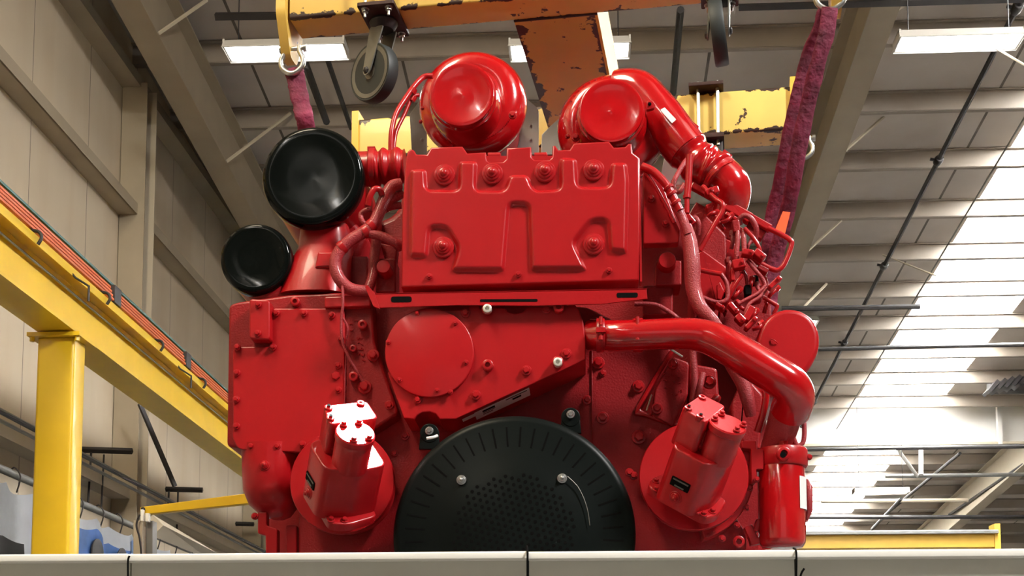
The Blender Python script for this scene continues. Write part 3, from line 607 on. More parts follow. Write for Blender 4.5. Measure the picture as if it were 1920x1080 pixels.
fast('bolt', 'bolt', P(484, 571, 4.795), 7 * S(4.8), RED, lc); fast('bolt', 'bolt', P(483, 625, 4.795), 7 * S(4.8), RED, lc)
bm = nb(); plate(bm, rc([(608, 556), (694, 553), (694, 574), (608, 577)], 4), 4.83, 0.03, 0.005); obj('pad', bm, RED, lc)
bolts(lc, [(681, 611, 9), (663, 655, 7), (664, 708, 9), (555, 568, 9)], 4.855, kind='tube', name='threaded_boss'); bolts(lc, [(700, 667, 12), (631, 707, 13), (684, 726, 14), (730, 760, 9)], 4.86)
# raised casting figures (unreadable)
bm = nb(); rnd = random.Random(3)
def glyphs(bm, x0, y0, dx, dy, n, rows, Y, s=2.2, step=11):
    for j in range(rows):
        for i in range(n):
            if rnd.random() < 0.15: continue
            x = x0 + dx * i * step - dy * j * 13; y = y0 + dy * i * step + dx * j * 13
            ptube(bm, [(x - s, y + rnd.uniform(-3, 3), Y), (x + rnd.uniform(-2, 2), y + rnd.uniform(-3, 3), Y), (x + s, y + rnd.uniform(-3, 3), Y)], 1.0, 5, 2)
glyphs(bm, 668, 600, 0.12, 0.99, 7, 1, 4.858, 3.2); glyphs(bm, 658, 606, 0.12, 0.99, 6, 1, 4.858, 3); glyphs(bm, 676, 632, 0.12, 0.99, 5, 1, 4.858, 3); obj('casting_marks', bm, RED, lc)
bm = nb(); ptube(bm, [(642, 536, 4.80), (643, 570, 4.80), (640, 600, 4.81), (642, 640, 4.82), (655, 672, 4.83), (668, 694, 4.84), (684, 722, 4.85)], 3.0, 8); obj('sensor_cable', bm, HOSE, eng)
bm = nb(); ptube(bm, [(643, 596, 4.81), (652, 615, 4.82), (650, 635, 4.83)], 2.4, 8); ptube(bm, [(650, 640, 4.835), (647, 700, 4.84), (646, 770, 4.845)], 1.0, 6, 0); obj('lock_wire', bm, HOSE, eng)
# --- lower left pod and bracket
def blob(bm, rings, seg=28):            # rings: (cx, cy, halfw_px, halfdepth_m, Y) stacked vertically
    rr = []
    for cx_, cy_, hw, hd, Y in rings:
        c = P(cx_, cy_, Y); a = hw * S(Y); rr.append([bm.verts.new((c.x + a * math.copysign(abs(math.cos(t)) ** 0.7, math.cos(t)), c.y + hd * math.copysign(abs(math.sin(t)) ** 0.7, math.sin(t)), c.z)) for t in [2 * PI * k / seg for k in range(seg)]])
    for a, b in zip(rr, rr[1:]):
        for k in range(seg): bm.faces.new((a[k], a[(k + 1) % seg], b[(k + 1) % seg], b[k]))
    bm.faces.new(rr[0]); bm.faces.new(rr[-1][::-1])
bm = nb(); blob(bm, [(512, 842, 55, 0.15, 4.98), (511, 880, 53, 0.15, 4.98), (510, 925, 50, 0.14, 4.98), (512, 950, 42, 0.12, 4.99), (516, 966, 28, 0.08, 5.0), (520, 973, 12, 0.04, 5.0)]); pod = obj('oil_pod', bm, RED, eng, ang=60)
fast('plug', 'stud', P(496, 872, 4.835), 12 * S(4.85), RED, pod); bolts(pod, [(478, 968, 7)], 4.9)
bm = nb(); plate(bm, rc([(483, 960), (500, 960), (500, 985), (520, 992), (520, 1100), (498, 1100), (498, 1004), (483, 1000)], 3), 4.9, 0.04, 0.004); plate(bm, rc([(536, 985), (556, 985), (556, 1100), (536, 1100)], 3), 4.95, 0.04, 0.004); obj('lower_bracket', bm, RED, eng)
# --- centre accessory cover
acc_pts = [(760, 640), (727, 700), (757, 784), (777, 786), (783, 778), (792, 773), (806, 772), (817, 776), (824, 786), (855, 786), (1098, 674), (1098, 640), (1094, 605), (1086, 582), (1078, 571), (1066, 568), (1055, 573), (988, 576), (980, 585), (966, 588), (952, 584), (946, 577), (900, 578), (896, 568), (884, 568), (878, 580), (800, 582)]
bm = nb(); plate(bm, acc_pts, 4.74, 0.21, 0.004); acc = obj('accessory_cover', bm, RED, eng)
bm = nb(); plate(bm, circ(805, 661, 83.5, 72), 4.722, 0.02, 0.004); cc = obj('round_cover', bm, RED, acc)
for bx, by in ((782, 587), (854, 605), (728, 641), (874, 679), (749, 712), (820, 732), (845, 735)): fast('bolt', 'bolt', P(bx, by, 4.72), 5 * S(4.72), RED, acc)
bolts(acc, [(873, 587, 9), (1025, 581, 8), (987, 695, 10), (1062, 663, 10), (892, 741, 10), (783, 750, 8), (890, 566, 5), (1068, 563, 5)], 4.737)
for bx, by, m_, l_ in ((1048, 579, RED, None), (915, 687, RED, None), (914, 581, WHP, 'bare metal standoff'), (1046, 681, WHP, 'bare metal standoff')):
    o = fast('standoff', 'tube', P(bx, by, 4.735), 10.5 * S(4.73), RED, acc)
    if m_ is WHP: fast('standoff', 'tube', P(bx, by, 4.71), 8.5 * S(4.7), WHP, acc, label=l_)
# label on the underside of the accessory cover
def under(px, py): return P(px, py, 4.74)
a_ = P(855, 786, 4.74); b_ = P(1098, 674, 4.74); dl = (b_ - a_); dl.y = 0; dl.normalize(); nl = V((dl.z, 0, -dl.x))
L_ = lambda t, y: a_ + dl * t + V((0, y, 0)) + nl * 0.002
def flat(bm, t0, t1, y0, y1, off):
    v = [bm.verts.new(L_(t, y) + nl * o_) for o_ in (0, off) for t, y in ((t0, y0), (t1, y0), (t1, y1), (t0, y1))]
    for f in ((3, 2, 1, 0), (4, 5, 6, 7), (0, 1, 5, 4), (1, 2, 6, 5), (2, 3, 7, 6), (3, 0, 4, 7)): bm.faces.new([v[i] for i in f])
bm = nb(); flat(bm, 0.07, 0.29, 0.02, 0.13, 0.001); ul = obj('sticker', bm, WHT, acc, ang=None, label='white printed sticker')
bm = nb(); flat(bm, 0.02, 0.075, 0.03, 0.07, 0.001); obj('sticker', bm, WHT, acc, ang=None, label='small white sticker')
for t0, t1, y0, y1 in ((0.10, 0.15, 0.04, 0.06), (0.10, 0.15, 0.07, 0.075), (0.195, 0.28, 0.035, 0.042), (0.22, 0.255, 0.06, 0.08), (0.10, 0.14, 0.09, 0.095)):
    bm = nb(); flat(bm, t0, t1, y0, y1, 0.002); obj('print', bm, HOL, acc, ang=None)
# --- slotted bracket bar
bm = nb()
def bar_poly(sub=None): return [(702, 550), (1212, 541), (1214, 560), (1130, 570), (1000, 573), (860, 572), (712, 577), (705, 565)]
plate(bm, bar_poly(), 4.70, 0.006, 0.0015)
for s0 in ([(702, 548), (688, 534), (684, 538), (700, 574), (712, 579)],): plate(bm, s0, 4.69, 0.01, 0.001)
bar = obj('slotted_bracket', bm, RED, eng, ang=None)
bm = nb(); pb_ = [P(*p) for p in ((702, 550, 4.70), (1212, 541, 4.70))]
v = [bm.verts.new(p + V((0, dy, dz))) for dz in (0, -0.004) for p, dy in ((pb_[0], 0), (pb_[1], 0), (pb_[1], 0.05), (pb_[0], 0.05))]
for f in ((3, 2, 1, 0), (4, 5, 6, 7), (0, 1, 5, 4), (1, 2, 6, 5), (2, 3, 7, 6), (3, 0, 4, 7)): bm.faces.new([v[i] for i in f])
obj('bracket_shelf', bm, RED, eng, ang=None)
for s0, s1, yy, h in ((733, 772, 561, 11), (900, 1008, 563, 5), (1156, 1196, 553, 9)):
    bm = nb(); plate(bm, rc([(s0, yy - h / 2 + 0.5), (s1, yy - h / 2), (s1, yy + h / 2), (s0, yy + h / 2 + 0.5)], h / 2 - 0.3, 4), 4.699, 0.0075, 0); obj('slot', bm, HOL, bar, ang=None, label='dark slot')
# --- control module cover
box_pts = [(752, 538), (754, 400), (760, 302), (764, 284), (769, 279), (776, 281), (781, 289), (800, 289), (808, 276), (867, 274), (876, 287), (911, 285), (913, 300), (918, 304), (943, 303), (949, 297), (950, 277), (996, 275), (997, 294), (1002, 299), (1030, 299), (1035, 294), (1036, 273), (1041, 272), (1047, 281), (1068, 280), (1076, 268), (1142, 265), (1151, 276), (1172, 275), (1178, 269), (1184, 269), (1186, 286), (1199, 296), (1200, 400), (1198, 525)]
bm = nb(); plate(bm, box_pts, 4.71, 0.14, 0.006); ecm = obj('module_cover', bm, RED, eng)
emb = [(768, 335), (768, 318), (800, 316), (802, 356), (858, 356), (859, 302), (896, 302), (894, 357), (944, 357), (954, 328), (990, 327), (1003, 357), (1048, 355), (1048, 296), (1082, 296), (1085, 350), (1140, 350), (1145, 305), (1176, 304), (1180, 340), (1177, 478), (1142, 474), (1137, 417), (1110, 418), (1078, 458), (1103, 509), (993, 509), (990, 388), (957, 387), (947, 511), (844, 511), (858, 466), (836, 430), (808, 430), (803, 486), (766, 484)]
def relief(bm, poly, Y, hgt, step=2.5, w0=-1.0, w1=8.5, sink=0.0015):     # pressed metal panel: a fine grid raised inside the outline
    xs_ = [p[0] for p in poly]; ys_ = [p[1] for p in poly]; x0, x1, y0, y1 = min(xs_) - 4, max(xs_) + 4, min(ys_) - 4, max(ys_) + 4
    nx, ny = int((x1 - x0) / step), int((y1 - y0) / step); n = len(poly); sg = []
    for i in range(n):
        ax_, ay_ = poly[i]; bx_, by_ = poly[(i + 1) % n]; dx, dy = bx_ - ax_, by_ - ay_; sg.append((ax_, ay_, dx, dy, dx * dx + dy * dy + 1e-9))
    g = []
    for j in range(ny + 1):
        row = []
        for i in range(nx + 1):
            x = x0 + i * step; y = y0 + j * step; d = 1e9; ins = False
            for ax_, ay_, dx, dy, l2 in sg:
                t = ((x - ax_) * dx + (y - ay_) * dy) / l2; t = 0 if t < 0 else 1 if t > 1 else t
                q = (x - ax_ - t * dx) ** 2 + (y - ay_ - t * dy) ** 2
                if q < d: d = q
                if (ay_ > y) != (ay_ + dy > y) and x < ax_ + (y - ay_) * dx / dy: ins = not ins
            d = math.sqrt(d) * (1 if ins else -1); t = min(1, max(0, (d - w0) / (w1 - w0))); t = t * t * (3 - 2 * t)
            p = P(x, y, Y); p.y = Y + sink - (hgt + sink) * t; row.append(bm.verts.new(p))
        g.append(row)
    for j in range(ny):
        for i in range(nx): bm.faces.new((g[j][i], g[j][i + 1], g[j + 1][i + 1], g[j + 1][i]))
bm = nb(); relief(bm, rc(emb, 9, 3), 4.71, 0.017); obj('embossed_panel', bm, RED, ecm, ang=180)
for bx, by in ((833, 328), (923, 326), (1022, 322), (1113, 319), (831, 464), (1113, 458)): fast('mounting_stud', 'stud', P(bx, by, 4.705), 21 * S(4.7), RED, ecm)
bolts(ecm, [(805, 518, 6), (972, 514, 6), (1142, 507, 6)], 4.705)
# dark plate under the cover and folded edges
bm = nb(); plate(bm, [(758, 545), (1196, 533), (1200, 560), (756, 570)], 4.87, 0.02, 0.0); obj('backing_bracket', bm, REDC, eng, ang=None)
bm = nb(); plate(bm, rc([(1188, 292), (1200, 300), (1204, 528), (1200, 528), (1196, 300)], 1, 2), 4.72, 0.05, 0.001); obj('cover_flange', bm, RED, ecm, ang=None)
# small hinges in the notches
for hx in (929, 1016):
    bm = nb(); lathe(bm, P(hx - 14, 293, 4.78), X, [(7 * S(4.7), 0), (7 * S(4.7), 24 * S(4.7)), (4 * S(4.7), 26 * S(4.7))], 12); obj('latch_pin', bm, RED, ecm)
# --- right side plate, sensor blocks
bm = nb(); plate(bm, rc([(1206, 322), (1236, 330), (1275, 430), (1273, 455), (1206, 457)], 3), 4.86, 0.05, 0.004); spl = obj('side_plate', bm, RED, eng); bolts(spl, [(1221, 372, 7), (1248, 419, 7)], 4.855)
for (x0, y0, x1, y1, Y, d) in ((1230, 488, 1278, 535, 4.92, 0.12), (1206, 535, 1262, 590, 4.95, 0.1), (704, 484, 742, 548, 4.92, 0.1), (640, 480, 690, 545, 5.0, 0.1)):
    bm = nb(); plate(bm, rc([(x0, y0), (x1, y0), (x1, y1), (x0, y1)], 4), Y, d, 0.006); blk = obj('valve_block', bm, REDC, eng)
for (cx_, cy_, r_, Y) in ((1251, 488, 17, 4.88), (719, 500, 14, 4.86)):
    bm = nb(); lathe(bm, P(cx_, cy_, Y) + V((0, 0.08, 0)), (0, -1, 0), [(r_ * S(Y) * 1.1, 0), (r_ * S(Y) * 1.1, 0.04), (r_ * S(Y), 0.045), (r_ * S(Y), 0.078), (r_ * S(Y) * 0.9, 0.085), (0, 0.086)], 24); obj('round_plug', bm, RED, eng)
# --- black filter caps with housings
def cap(px, py, rpx, Y, L, dish, label):
    c = P(px, py, Y); R = rpx * S(Y)
    h = nb(); lathe(h, c + V((0, 0.05, 0)), Yv, [(R * 0.93, 0), (R * 0.95, 0.05), (R * 0.94, L), (R * 0.7, L + 0.03)], 48); hh = obj('filter_housing', h, RED, eng)
    bm = nb(); pr = [(R * 0.985, 0.07), (R, 0.06), (R, 0.02), (R * 0.97, 0.006), (R * 0.90, 0.0), (R * 0.80, 0.004), (R * 0.45, dish * 0.6), (R * 0.12, dish), (0, dish)]
    lathe(bm, c, Yv, pr, 64, cap=False); bm.normal_update(); obj('cap', bm, BLK, hh, label=label, ang=60)
    return hh
k1 = cap(585, 328, 101, 4.84, 0.5, 0.007, 'large glossy black cap'); k2 = cap(478, 483, 70.5, 4.86, 0.45, 0.005, 'small glossy black cap')
# filter necks and body below
bm = nb(); plate(bm, rc([(556, 420), (660, 410), (690, 440), (640, 560), (545, 570), (548, 520), (570, 500)], 12), 5.02, 0.3, 0.02); obj('filter_neck', bm, REDC, eng)
bm = nb(); blob(bm, [(610, 425, 46, 0.10, 5.0), (612, 470, 52, 0.10, 5.0), (600, 510, 60, 0.11, 4.98), (590, 560, 68, 0.11, 4.96)]); obj('filter_riser', bm, RED, eng, ang=60)
bm = nb(); plate(bm, rc([(596, 472), (626, 472), (632, 500), (590, 502)], 3), 4.86, 0.1, 0.006); obj('pad', bm, RED, eng)
bm = nb(); tube(bm, [P(480, 540, 4.95), P(520, 560, 4.95), P(570, 545, 4.95), P(600, 520, 4.97)], [0.05, 0.06, 0.06, 0.05], 16); obj('inlet_elbow', bm, REDC, eng)
# --- bellows left of the cover
def bellows(pts, r, n, nm='bellows_hose', amp=0.10, m_=RED, a=0.25, b=0.85):
    bm = nb(); pp = [P(*p) for p in pts]; tube(bm, pp, lambda t: r * (1 + (amp * math.sin((t - a) / (b - a) * n * 2 * PI) if a < t < b else -0.02)), 28, 14); return obj(nm, bm, m_, eng, ang=60)
bl = bellows([(640, 318, 5.0), (690, 317, 4.98), (720, 314, 4.98), (760, 312, 4.98)], 34 * S(4.98), 3, a=0.45, b=1.0)
bm = nb(); c = P(694, 316, 4.98); lathe(bm, c, X, [(36 * S(4.98), 0), (38 * S(4.98), 0.004), (38 * S(4.98), 0.022), (36 * S(4.98), 0.026)], 32); box(bm, P(697, 281, 4.96), (0.03, 0.03, 0.015)); obj('hose_clamp', bm, RED, eng)
# --- turbochargers
def turbo(ix, iy, ir, Yi, vx, vy, vr, Yv_, nm, a0_):
    r0 = ir * S(Yi); ci = P(ix, iy, Yi); cv = P(vx, vy, Yv_)
    bm = nb(); ax = (cv - ci).normalized(); ax = V((ax.x * 0.3, 1, ax.z * 0.3)).normalized()
    pr = [(0, 0.006), (r0 * 0.12, 0.010), (r0 * 0.5, 0.008), (r0 * 0.80, 0.004), (r0 * 0.92, -0.001), (r0 * 0.99, 0.002), (r0, 0.010), (r0 * 1.0, 0.03), (r0 * 1.05, 0.035), (r0 * 1.05, 0.06), (r0 * 1.10, 0.07), (r0 * 1.14, 0.16), (r0 * 1.22, 0.24)]
    lathe(bm, ci, ax, pr, 56, cap=False); t = obj('turbocharger', bm, REDG, eng, ang=50)
    # volute: spiral tube swept round the axis
    R = vr * S(Yv_); bm = nb(); pts = []; rad = []
    for k in range(41):
        a = a0_ - k / 40 * 2 * PI * 0.97; tr = R * (0.27 + 0.14 * k / 40)
        pts.append(cv + V((math.cos(a), 0, math.sin(a))) * (R - tr)); rad.append(tr)
    tube(bm, pts, rad, 24, 0); obj('volute', bm, REDG, t, ang=70)
    bm = nb(); lathe(bm, cv + V((0, -0.05, 0)), Yv, [(R * 0.5, -0.04), (R * 0.62, 0.0), (R * 0.78, 0.02), (R * 0.80, 0.10), (R * 0.6, 0.14)], 40); obj('centre_housing', bm, RED, t)
    bm = nb(); lathe(bm, cv + V((0, 0.12, 0)), Yv, [(R * 0.7, 0), (R * 0.8, 0.02), (R * 0.8, 0.16), (R * 0.5, 0.2)], 40); obj('turbine_housing', bm, REDC, t)
    return t, cv, R
t1, cv1, R1 = turbo(866, 176, 63, 5.0, 887, 198, 106, 5.24, 'left', -PI * 0.62)
t2, cv2, R2 = turbo(1146, 207, 63, 5.0, 1148, 243, 107, 5.24, 'right', -PI * 0.45)
for (t_, ls) in ((t1, ((961, 216, 8), (789, 228, 4), (792, 203, 4))), (t2, ((1064, 256, 5), (1079, 258, 8)))):
    bolts(t_, ls, 5.06 if t_ is t1 else 5.12, m=RED)
bm = nb()
for i in range(10):
    a = math.radians(-22 - i * 5.6); c = cv1 + V((math.cos(a), 0, math.sin(a))) * R1 * 0.80 + V((0, -0.072, 0)); tn = V((-math.sin(a), 0, math.cos(a))); rn = V((math.cos(a), 0, math.sin(a)))
    s = 0.007; sh = [((-1, -1), (1, -1)), ((-1, 1), (1, 1)), ((-1, 0), (1, 0.4))][: 2 + i % 2]
    for (p, q) in sh: tube(bm, [c + rn * s * p[0] + tn * s * 0.7 * p[1], c + rn * s * q[0] + tn * s * 0.7 * q[1]], 0.0022, 5, 0)
obj('casting_marks', bm, RED, t1)
bm = nb()
for i in range(12):
    a = math.radians(150 - i * 8); c = cv2 + V((math.cos(a), 0, math.sin(a))) * R2 * 0.86 + V((0, -0.062, 0)); tn = V((-math.sin(a), 0, math.cos(a))); rn = V((math.cos(a), 0, math.sin(a))); s = 0.005
    tube(bm, [c - rn * s, c + rn * s], 0.002, 5, 0); tube(bm, [c - tn * s * 0.7, c + tn * s * 0.7 + rn * s], 0.002, 5, 0)
obj('casting_marks', bm, RED, t2)
# right turbo outlet: duct, bellows, clamps, elbow
bm = nb(); tube(bm, [P(1150, 165, 5.24), P(1195, 172, 5.22), P(1235, 215, 5.2), (P(1268, 258, 5.18)), P(1290, 285, 5.17)], [0.07, 0.085, 0.09, 0.088, 0.085], 28, 8); duct = obj('outlet_duct', bm, REDG, t2, ang=60)
bm = nb(); plate(bm, rc([(1238, 206), (1246, 201), (1268, 224), (1260, 231)], 1.5, 2), 5.085, 0.004, 0.0); obj('name_plate', bm, WHT, t2, label='small silver name plate', ang=None)
bm = nb(); plate(bm, rc([(1212, 190), (1224, 188), (1230, 196), (1226, 203), (1212, 206)], 3), 5.04, 0.02, 0.003); fl_ = obj('lug', bm, RED, t2); bolts(t2, [(1218, 195, 3.5)], 5.035, m=HOL)
bl2 = bellows([(1282, 274, 5.18), (1310, 305, 5.18), (1335, 318, 5.18), (1352, 335, 5.17)], 40 * S(5.18), 4, amp=0.07, m_=REDG, a=0.05, b=0.9)
for (a, b) in (((1283, 262), (1296, 276)), ((1345, 318), (1355, 334))):
    pass
dirb = (P(1352, 335, 5.17) - P(1282, 274, 5.18)).normalized()
for (cx_, cy_) in ((1284, 276), (1346, 330)):
    bm = nb(); lathe(bm, P(cx_, cy_, 5.18) - dirb * 0.012, dirb, [(0.083, 0), (0.087, 0.003), (0.087, 0.02), (0.083, 0.024)], 32)
    c = P(cx_ + 16, cy_ - 38, 5.16); box(bm, c, (0.04, 0.03, 0.02), Matrix.Rotation(0.7, 3, 'Y')); obj('hose_clamp', bm, RED, eng)
bm = nb(); tube(bm, [P(1340, 322, 5.18), P(1358, 336, 5.18), P(1370, 352, 5.18), P(1370, 375, 5.2), P(1362, 400, 5.24)], [0.078, 0.080, 0.08, 0.076, 0.07], 28, 8); obj('outlet_elbow', bm, REDG, eng, ang=60)
# turbo oil lines
for pts, r_ in (([(812, 143, 5.1), (795, 144, 5.1), (778, 160, 5.08), (760, 185, 5.05), (742, 215, 5.02), (734, 250, 5.0), (733, 290, 5.0)], 5.5), ([(785, 178, 5.1), (772, 184, 5.08), (758, 215, 5.05), (742, 250, 5.02), (738, 290, 5.0)], 4)):
    bm = nb(); ptube(bm, pts, r_, 10); lathe(bm, P(772 if r_ > 5 else 773, 170 if r_ > 5 else 185, 5.07) - V((0, 0, 0.01)), (0.5, 0, 0.8), [(r_ * 0.0026, 0), (r_ * 0.0026, 0.02)], 10); obj('oil_line', bm, RED, eng)
# pale heat shields behind the turbos
for pts in ([(985, 182), (1005, 200), (1010, 208), (1010, 290), (960, 290), (965, 200)], [(1048, 222), (1030, 238), (1016, 252), (1014, 290), (1070, 290), (1075, 220)], [(768, 215), (785, 190), (800, 200), (800, 290), (772, 290)], [(1250, 270), (1262, 268), (1290, 310), (1300, 345), (1235, 350)]):
    bm = nb(); plate(bm, pts, 5.55, 0.02, 0.002); h_ = obj('heat_shield', bm, SHLD, eng, ang=None, label='pale grey heat shield'); cx_ = sum(p[0] for p in pts) / len(pts)
    bolts(h_, [(cx_ + 6, 235, 3), (cx_ + 6, 262, 3)], 5.545, m=STEEL)
# --- coolant crossover pipe
bm = nb(); ptube(bm, [(1108, 628, 4.80), (1150, 630, 4.75), (1200, 628, 4.73), (1280, 626, 4.72), (1318, 630, 4.72), (1350, 642, 4.71), (1400, 671, 4.70), (1450, 702, 4.70), (1480, 722, 4.71), (1490, 745, 4.74), (1482, 770, 4.80)], [30, 30, 29, 30, 31, 33, 35, 36, 37, 38, 38], 32, 8); xp = obj('coolant_pipe', bm, REDG, eng, ang=60)
for cx_, wdt in ((1118, 16), (1186, 20)):
    c = P(cx_, 629, 4.75); bm = nb(); R = 32.5 * S(4.75); lathe(bm, c, X, [(R * 0.96, 0), (R, 0.004), (R, wdt * S(4.75) - 0.004), (R * 0.96, wdt * S(4.75))], 36)
    lathe(bm, c + V((0.016, -R, 0.05)), -Z, [(0.007, 0), (0.007, 0.03), (0.004, 0.03), (0.004, 0.07), (0.008, 0.07), (0.008, 0.085)], 8); box(bm, c + V((0.016, -R, 0.0)), (0.034, 0.02, 0.016)); obj('hose_clamp', bm, RED, xp)
bm = nb(); tube(bm, [P(1484, 745, 4.78), P(1470, 790, 4.84), P(1452, 850, 4.9)], [0.066, 0.06, 0.055], 20); obj('lower_hose', bm, HOSE, eng)
# --- round housing at right
bm = nb(); c = P(1479, 637, 5.02); q = []
pl = [(1412, 740), (1418, 640), (1428, 608), (1446, 588), (1470, 578), (1500, 580), (1524, 595), (1537, 622), (1537, 655), (1520, 690), (1490, 720), (1460, 745)]
plate(bm, rc(pl, 14, 4), 5.0, 0.45, 0.020, 5); rh = obj('round_housing', bm, RED, eng, ang=60)
bm = nb(); ptube(bm, [(1446, 636, 4.995), (1452, 638, 4.99), (1458, 643, 4.995)], 1.2, 6); obj('embossed_mark', bm, RED, rh)
# --- right bank covers
bm = nb(); plate(bm, rc([(1300, 400), (1316, 395), (1362, 440), (1364, 500), (1345, 600), (1300, 610)], 4), 5.05, 0.3, 0.008); obj('bank_cover', bm, REDC, eng)
bm = nb(); plate(bm, rc([(1346, 600), (1365, 470), (1398, 470), (1440, 520), (1452, 640), (1400, 660)], 4), 5.2, 0.3, 0.008); obj('bank_cover', bm, REDC, eng)
# fuel rail
def qbar(p0, p1, hpx, Y0, Y1, m_=RED, nm='fuel_rail', d=0.04):
    bm = nb(); a, b = P(*p0, Y0), P(*p1, Y1); tube(bm, [a, b], [hpx * S(Y0) * 0.72] * 2, 4, 0, flat=(0, 0.2, 1)); return obj(nm, bm, m_, eng, ang=None)
bm = nb(); a = P(1297, 345, 5.15); b = P(1478, 446, 5.15); u = (b - a).normalized(); wv = V((-u.z, 0, u.x))
def seg(t0, t1, w0, w1, y0, y1, nm, m_=RED, ch=0.004):
    bm = nb(); Lr = (b - a).length; extr(bm, a + V((0, y0, 0)), u, wv, -Yv, rc([(t0 * Lr, w0), (t1 * Lr, w0), (t1 * Lr, w1), (t0 * Lr, w1)], 0.003, 2), -(y1 - y0), 0, ch, 2); return obj(nm, bm, m_, eng)
bm.free()
seg(0.0, 0.38, -0.012, 0.012, 0, 0.03, 'rail_tube'); seg(0.36, 0.62, -0.026, 0.014, -0.01, 0.03, 'rail_block'); seg(0.60, 0.82, -0.012, 0.016, 0, 0.03, 'rail_tube'); seg(0.62, 0.80, -0.05, -0.012, 0.02, 0.05, 'rail_block', REDC)
seg(0.1, 0.6, -0.10, -0.03, 0.06, 0.2, 'rear_rail', REDC)  # darker red bar set behind and below the fuel rail
seg(0.40, 0.52, -0.045, -0.03, -0.01, 0.02, 'rail_foot')
# handles and tubes of the right bank
TB = [([(1440, 428, 5.14), (1465, 440, 5.13), (1481, 450, 5.12), (1484, 460, 5.12), (1472, 492, 5.12), (1460, 506, 5.12), (1446, 504, 5.12), (1422, 492, 5.12)], 5, 'grab_handle', RED),
      ([(1318, 350, 5.05), (1340, 372, 5.0), (1354, 382, 4.98), (1354, 396, 4.98), (1340, 420, 4.98), (1312, 470, 4.98)], 5, 'bent_tube', RED),
      ([(1388, 422, 5.05), (1386, 412, 5.04), (1396, 404, 5.03), (1408, 410, 5.03), (1418, 428, 5.04), (1416, 450, 5.06)], 5.5, 'hose_loop', HOSE),
      ([(1383, 430, 5.04), (1383, 450, 5.03), (1381, 478, 5.03), (1382, 500, 5.04)], 5, 'fuel_hose', HOSE), ([(1394, 430, 5.04), (1395, 455, 5.03), (1396, 480, 5.03)], 5, 'fuel_hose', HOSE),
      ([(1396, 428, 5.03), (1412, 446, 5.02), (1424, 466, 5.02), (1426, 485, 5.03)], 4, 'fuel_hose', RED), ([(1402, 488, 5.02), (1414, 504, 5.01), (1430, 524, 5.02), (1436, 545, 5.03)], 4, 'fuel_hose', HOSE),
      ([(1392, 515, 5.02), (1378, 535, 5.02), (1366, 560, 5.03), (1360, 580, 5.05)], 4, 'fuel_hose', RED), ([(1436, 535, 5.02), (1420, 550, 5.01), (1398, 562, 5.0), (1384, 570, 5.0)], 3.5, 'fuel_hose', HOSE),
      ([(1438, 540, 5.02), (1425, 556, 5.01), (1405, 570, 5.0), (1396, 590, 5.0)], 3.5, 'fuel_hose', HOSE), ([(1432, 558, 5.05), (1452, 570, 5.05), (1457, 575, 5.05), (1450, 590, 5.06)], 4, 'bent_tube', RED),
      ([(1352, 514, 4.98), (1362, 530, 4.98), (1365, 550, 4.98), (1360, 564, 4.98), (1340, 566, 4.98), (1318, 558, 4.98)], 4.5, 'fuel_hose', HOSE),
      ([(1284, 345, 4.95), (1272, 360, 4.95), (1262, 345, 4.96), (1280, 310, 5.0), (1288, 300, 5.02)], 5, 'bent_tube', HOSE), ([(1290, 420, 4.93), (1302, 408, 4.93), (1310, 420, 4.93), (1308, 440, 4.95)], 5, 'hose_loop', HOSE),
      ([(1404, 700, 4.88), (1425, 715, 4.86), (1436, 735, 4.86), (1432, 770, 4.88), (1420, 810, 4.9)], 7, 'bent_tube', REDG)]
for pts, r_, nm, m_ in TB:
    bm = nb(); ptube(bm, pts, r_, 10); obj(nm, bm, m_, eng, ang=60)
# connectors
rnd = random.Random(11)
for (x_, y_, w_, h_, rot, Y, m_) in ((1385, 495, 24, 18, 0.2, 5.0, RED), (1402, 474, 22, 12, -0.2, 4.99, RED), (1330, 360, 16, 12, 0.5, 5.02, RED), (1342, 357, 12, 14, 0.3, 5.02, RED), (1330, 388, 14, 10, 0.4, 5.02, RED), (1453, 530, 30, 10, 0.75, 5.0, RED), (1374, 515, 8, 26, 0, 5.02, RED), (1372, 540, 10, 34, -0.4, 5.03, RED), (1424, 478, 24, 14, -0.7, 5.0, RED), (1430, 505, 22, 10, -0.5, 5.03, REDC), (1380, 425, 14, 24, 0.1, 5.04, REDC), (1388, 598, 20, 14, -0.8, 4.95, RED), (1375, 578, 26, 10, -0.9, 4.95, RED), (1408, 606, 30, 9, 0.8, 4.92, RED), (1350, 575, 20, 8, -0.6, 4.95, RED), (1404, 588, 14, 30, -0.5, 4.98, RED), (1418, 560, 18, 14, 0.2, 5.03, REDC), (1402, 545, 12, 20, 0.1, 5.05, HOL), (1415, 525, 14, 16, 0.1, 5.08, HOL), (1292, 410, 30, 12, -0.9, 4.93, RED), (1240, 340, 14, 9, -0.8, 4.9, RED)):
    bm = nb(); O = P(x_, y_, Y); c_, s_ = math.cos(rot), math.sin(rot); s = S(Y)
    extr(bm, O, V((c_, 0, s_)), V((-s_, 0, c_)), -Yv, rc([(-w_ / 2 * s, -h_ / 2 * s), (w_ / 2 * s, -h_ / 2 * s), (w_ / 2 * s, h_ / 2 * s), (-w_ / 2 * s, h_ / 2 * s)], 3 * s, 3), -0.03, 0.012, 0.004, 2); cn = obj('connector', bm, m_, eng)
    if m_ is RED and w_ > 15: fast('bolt', 'bolt', O + V((c_ * w_ * 0.25 * s, -0.013, s_ * w_ * 0.25 * s)), 4 * s, RED, cn)
rnd = random.Random(5)
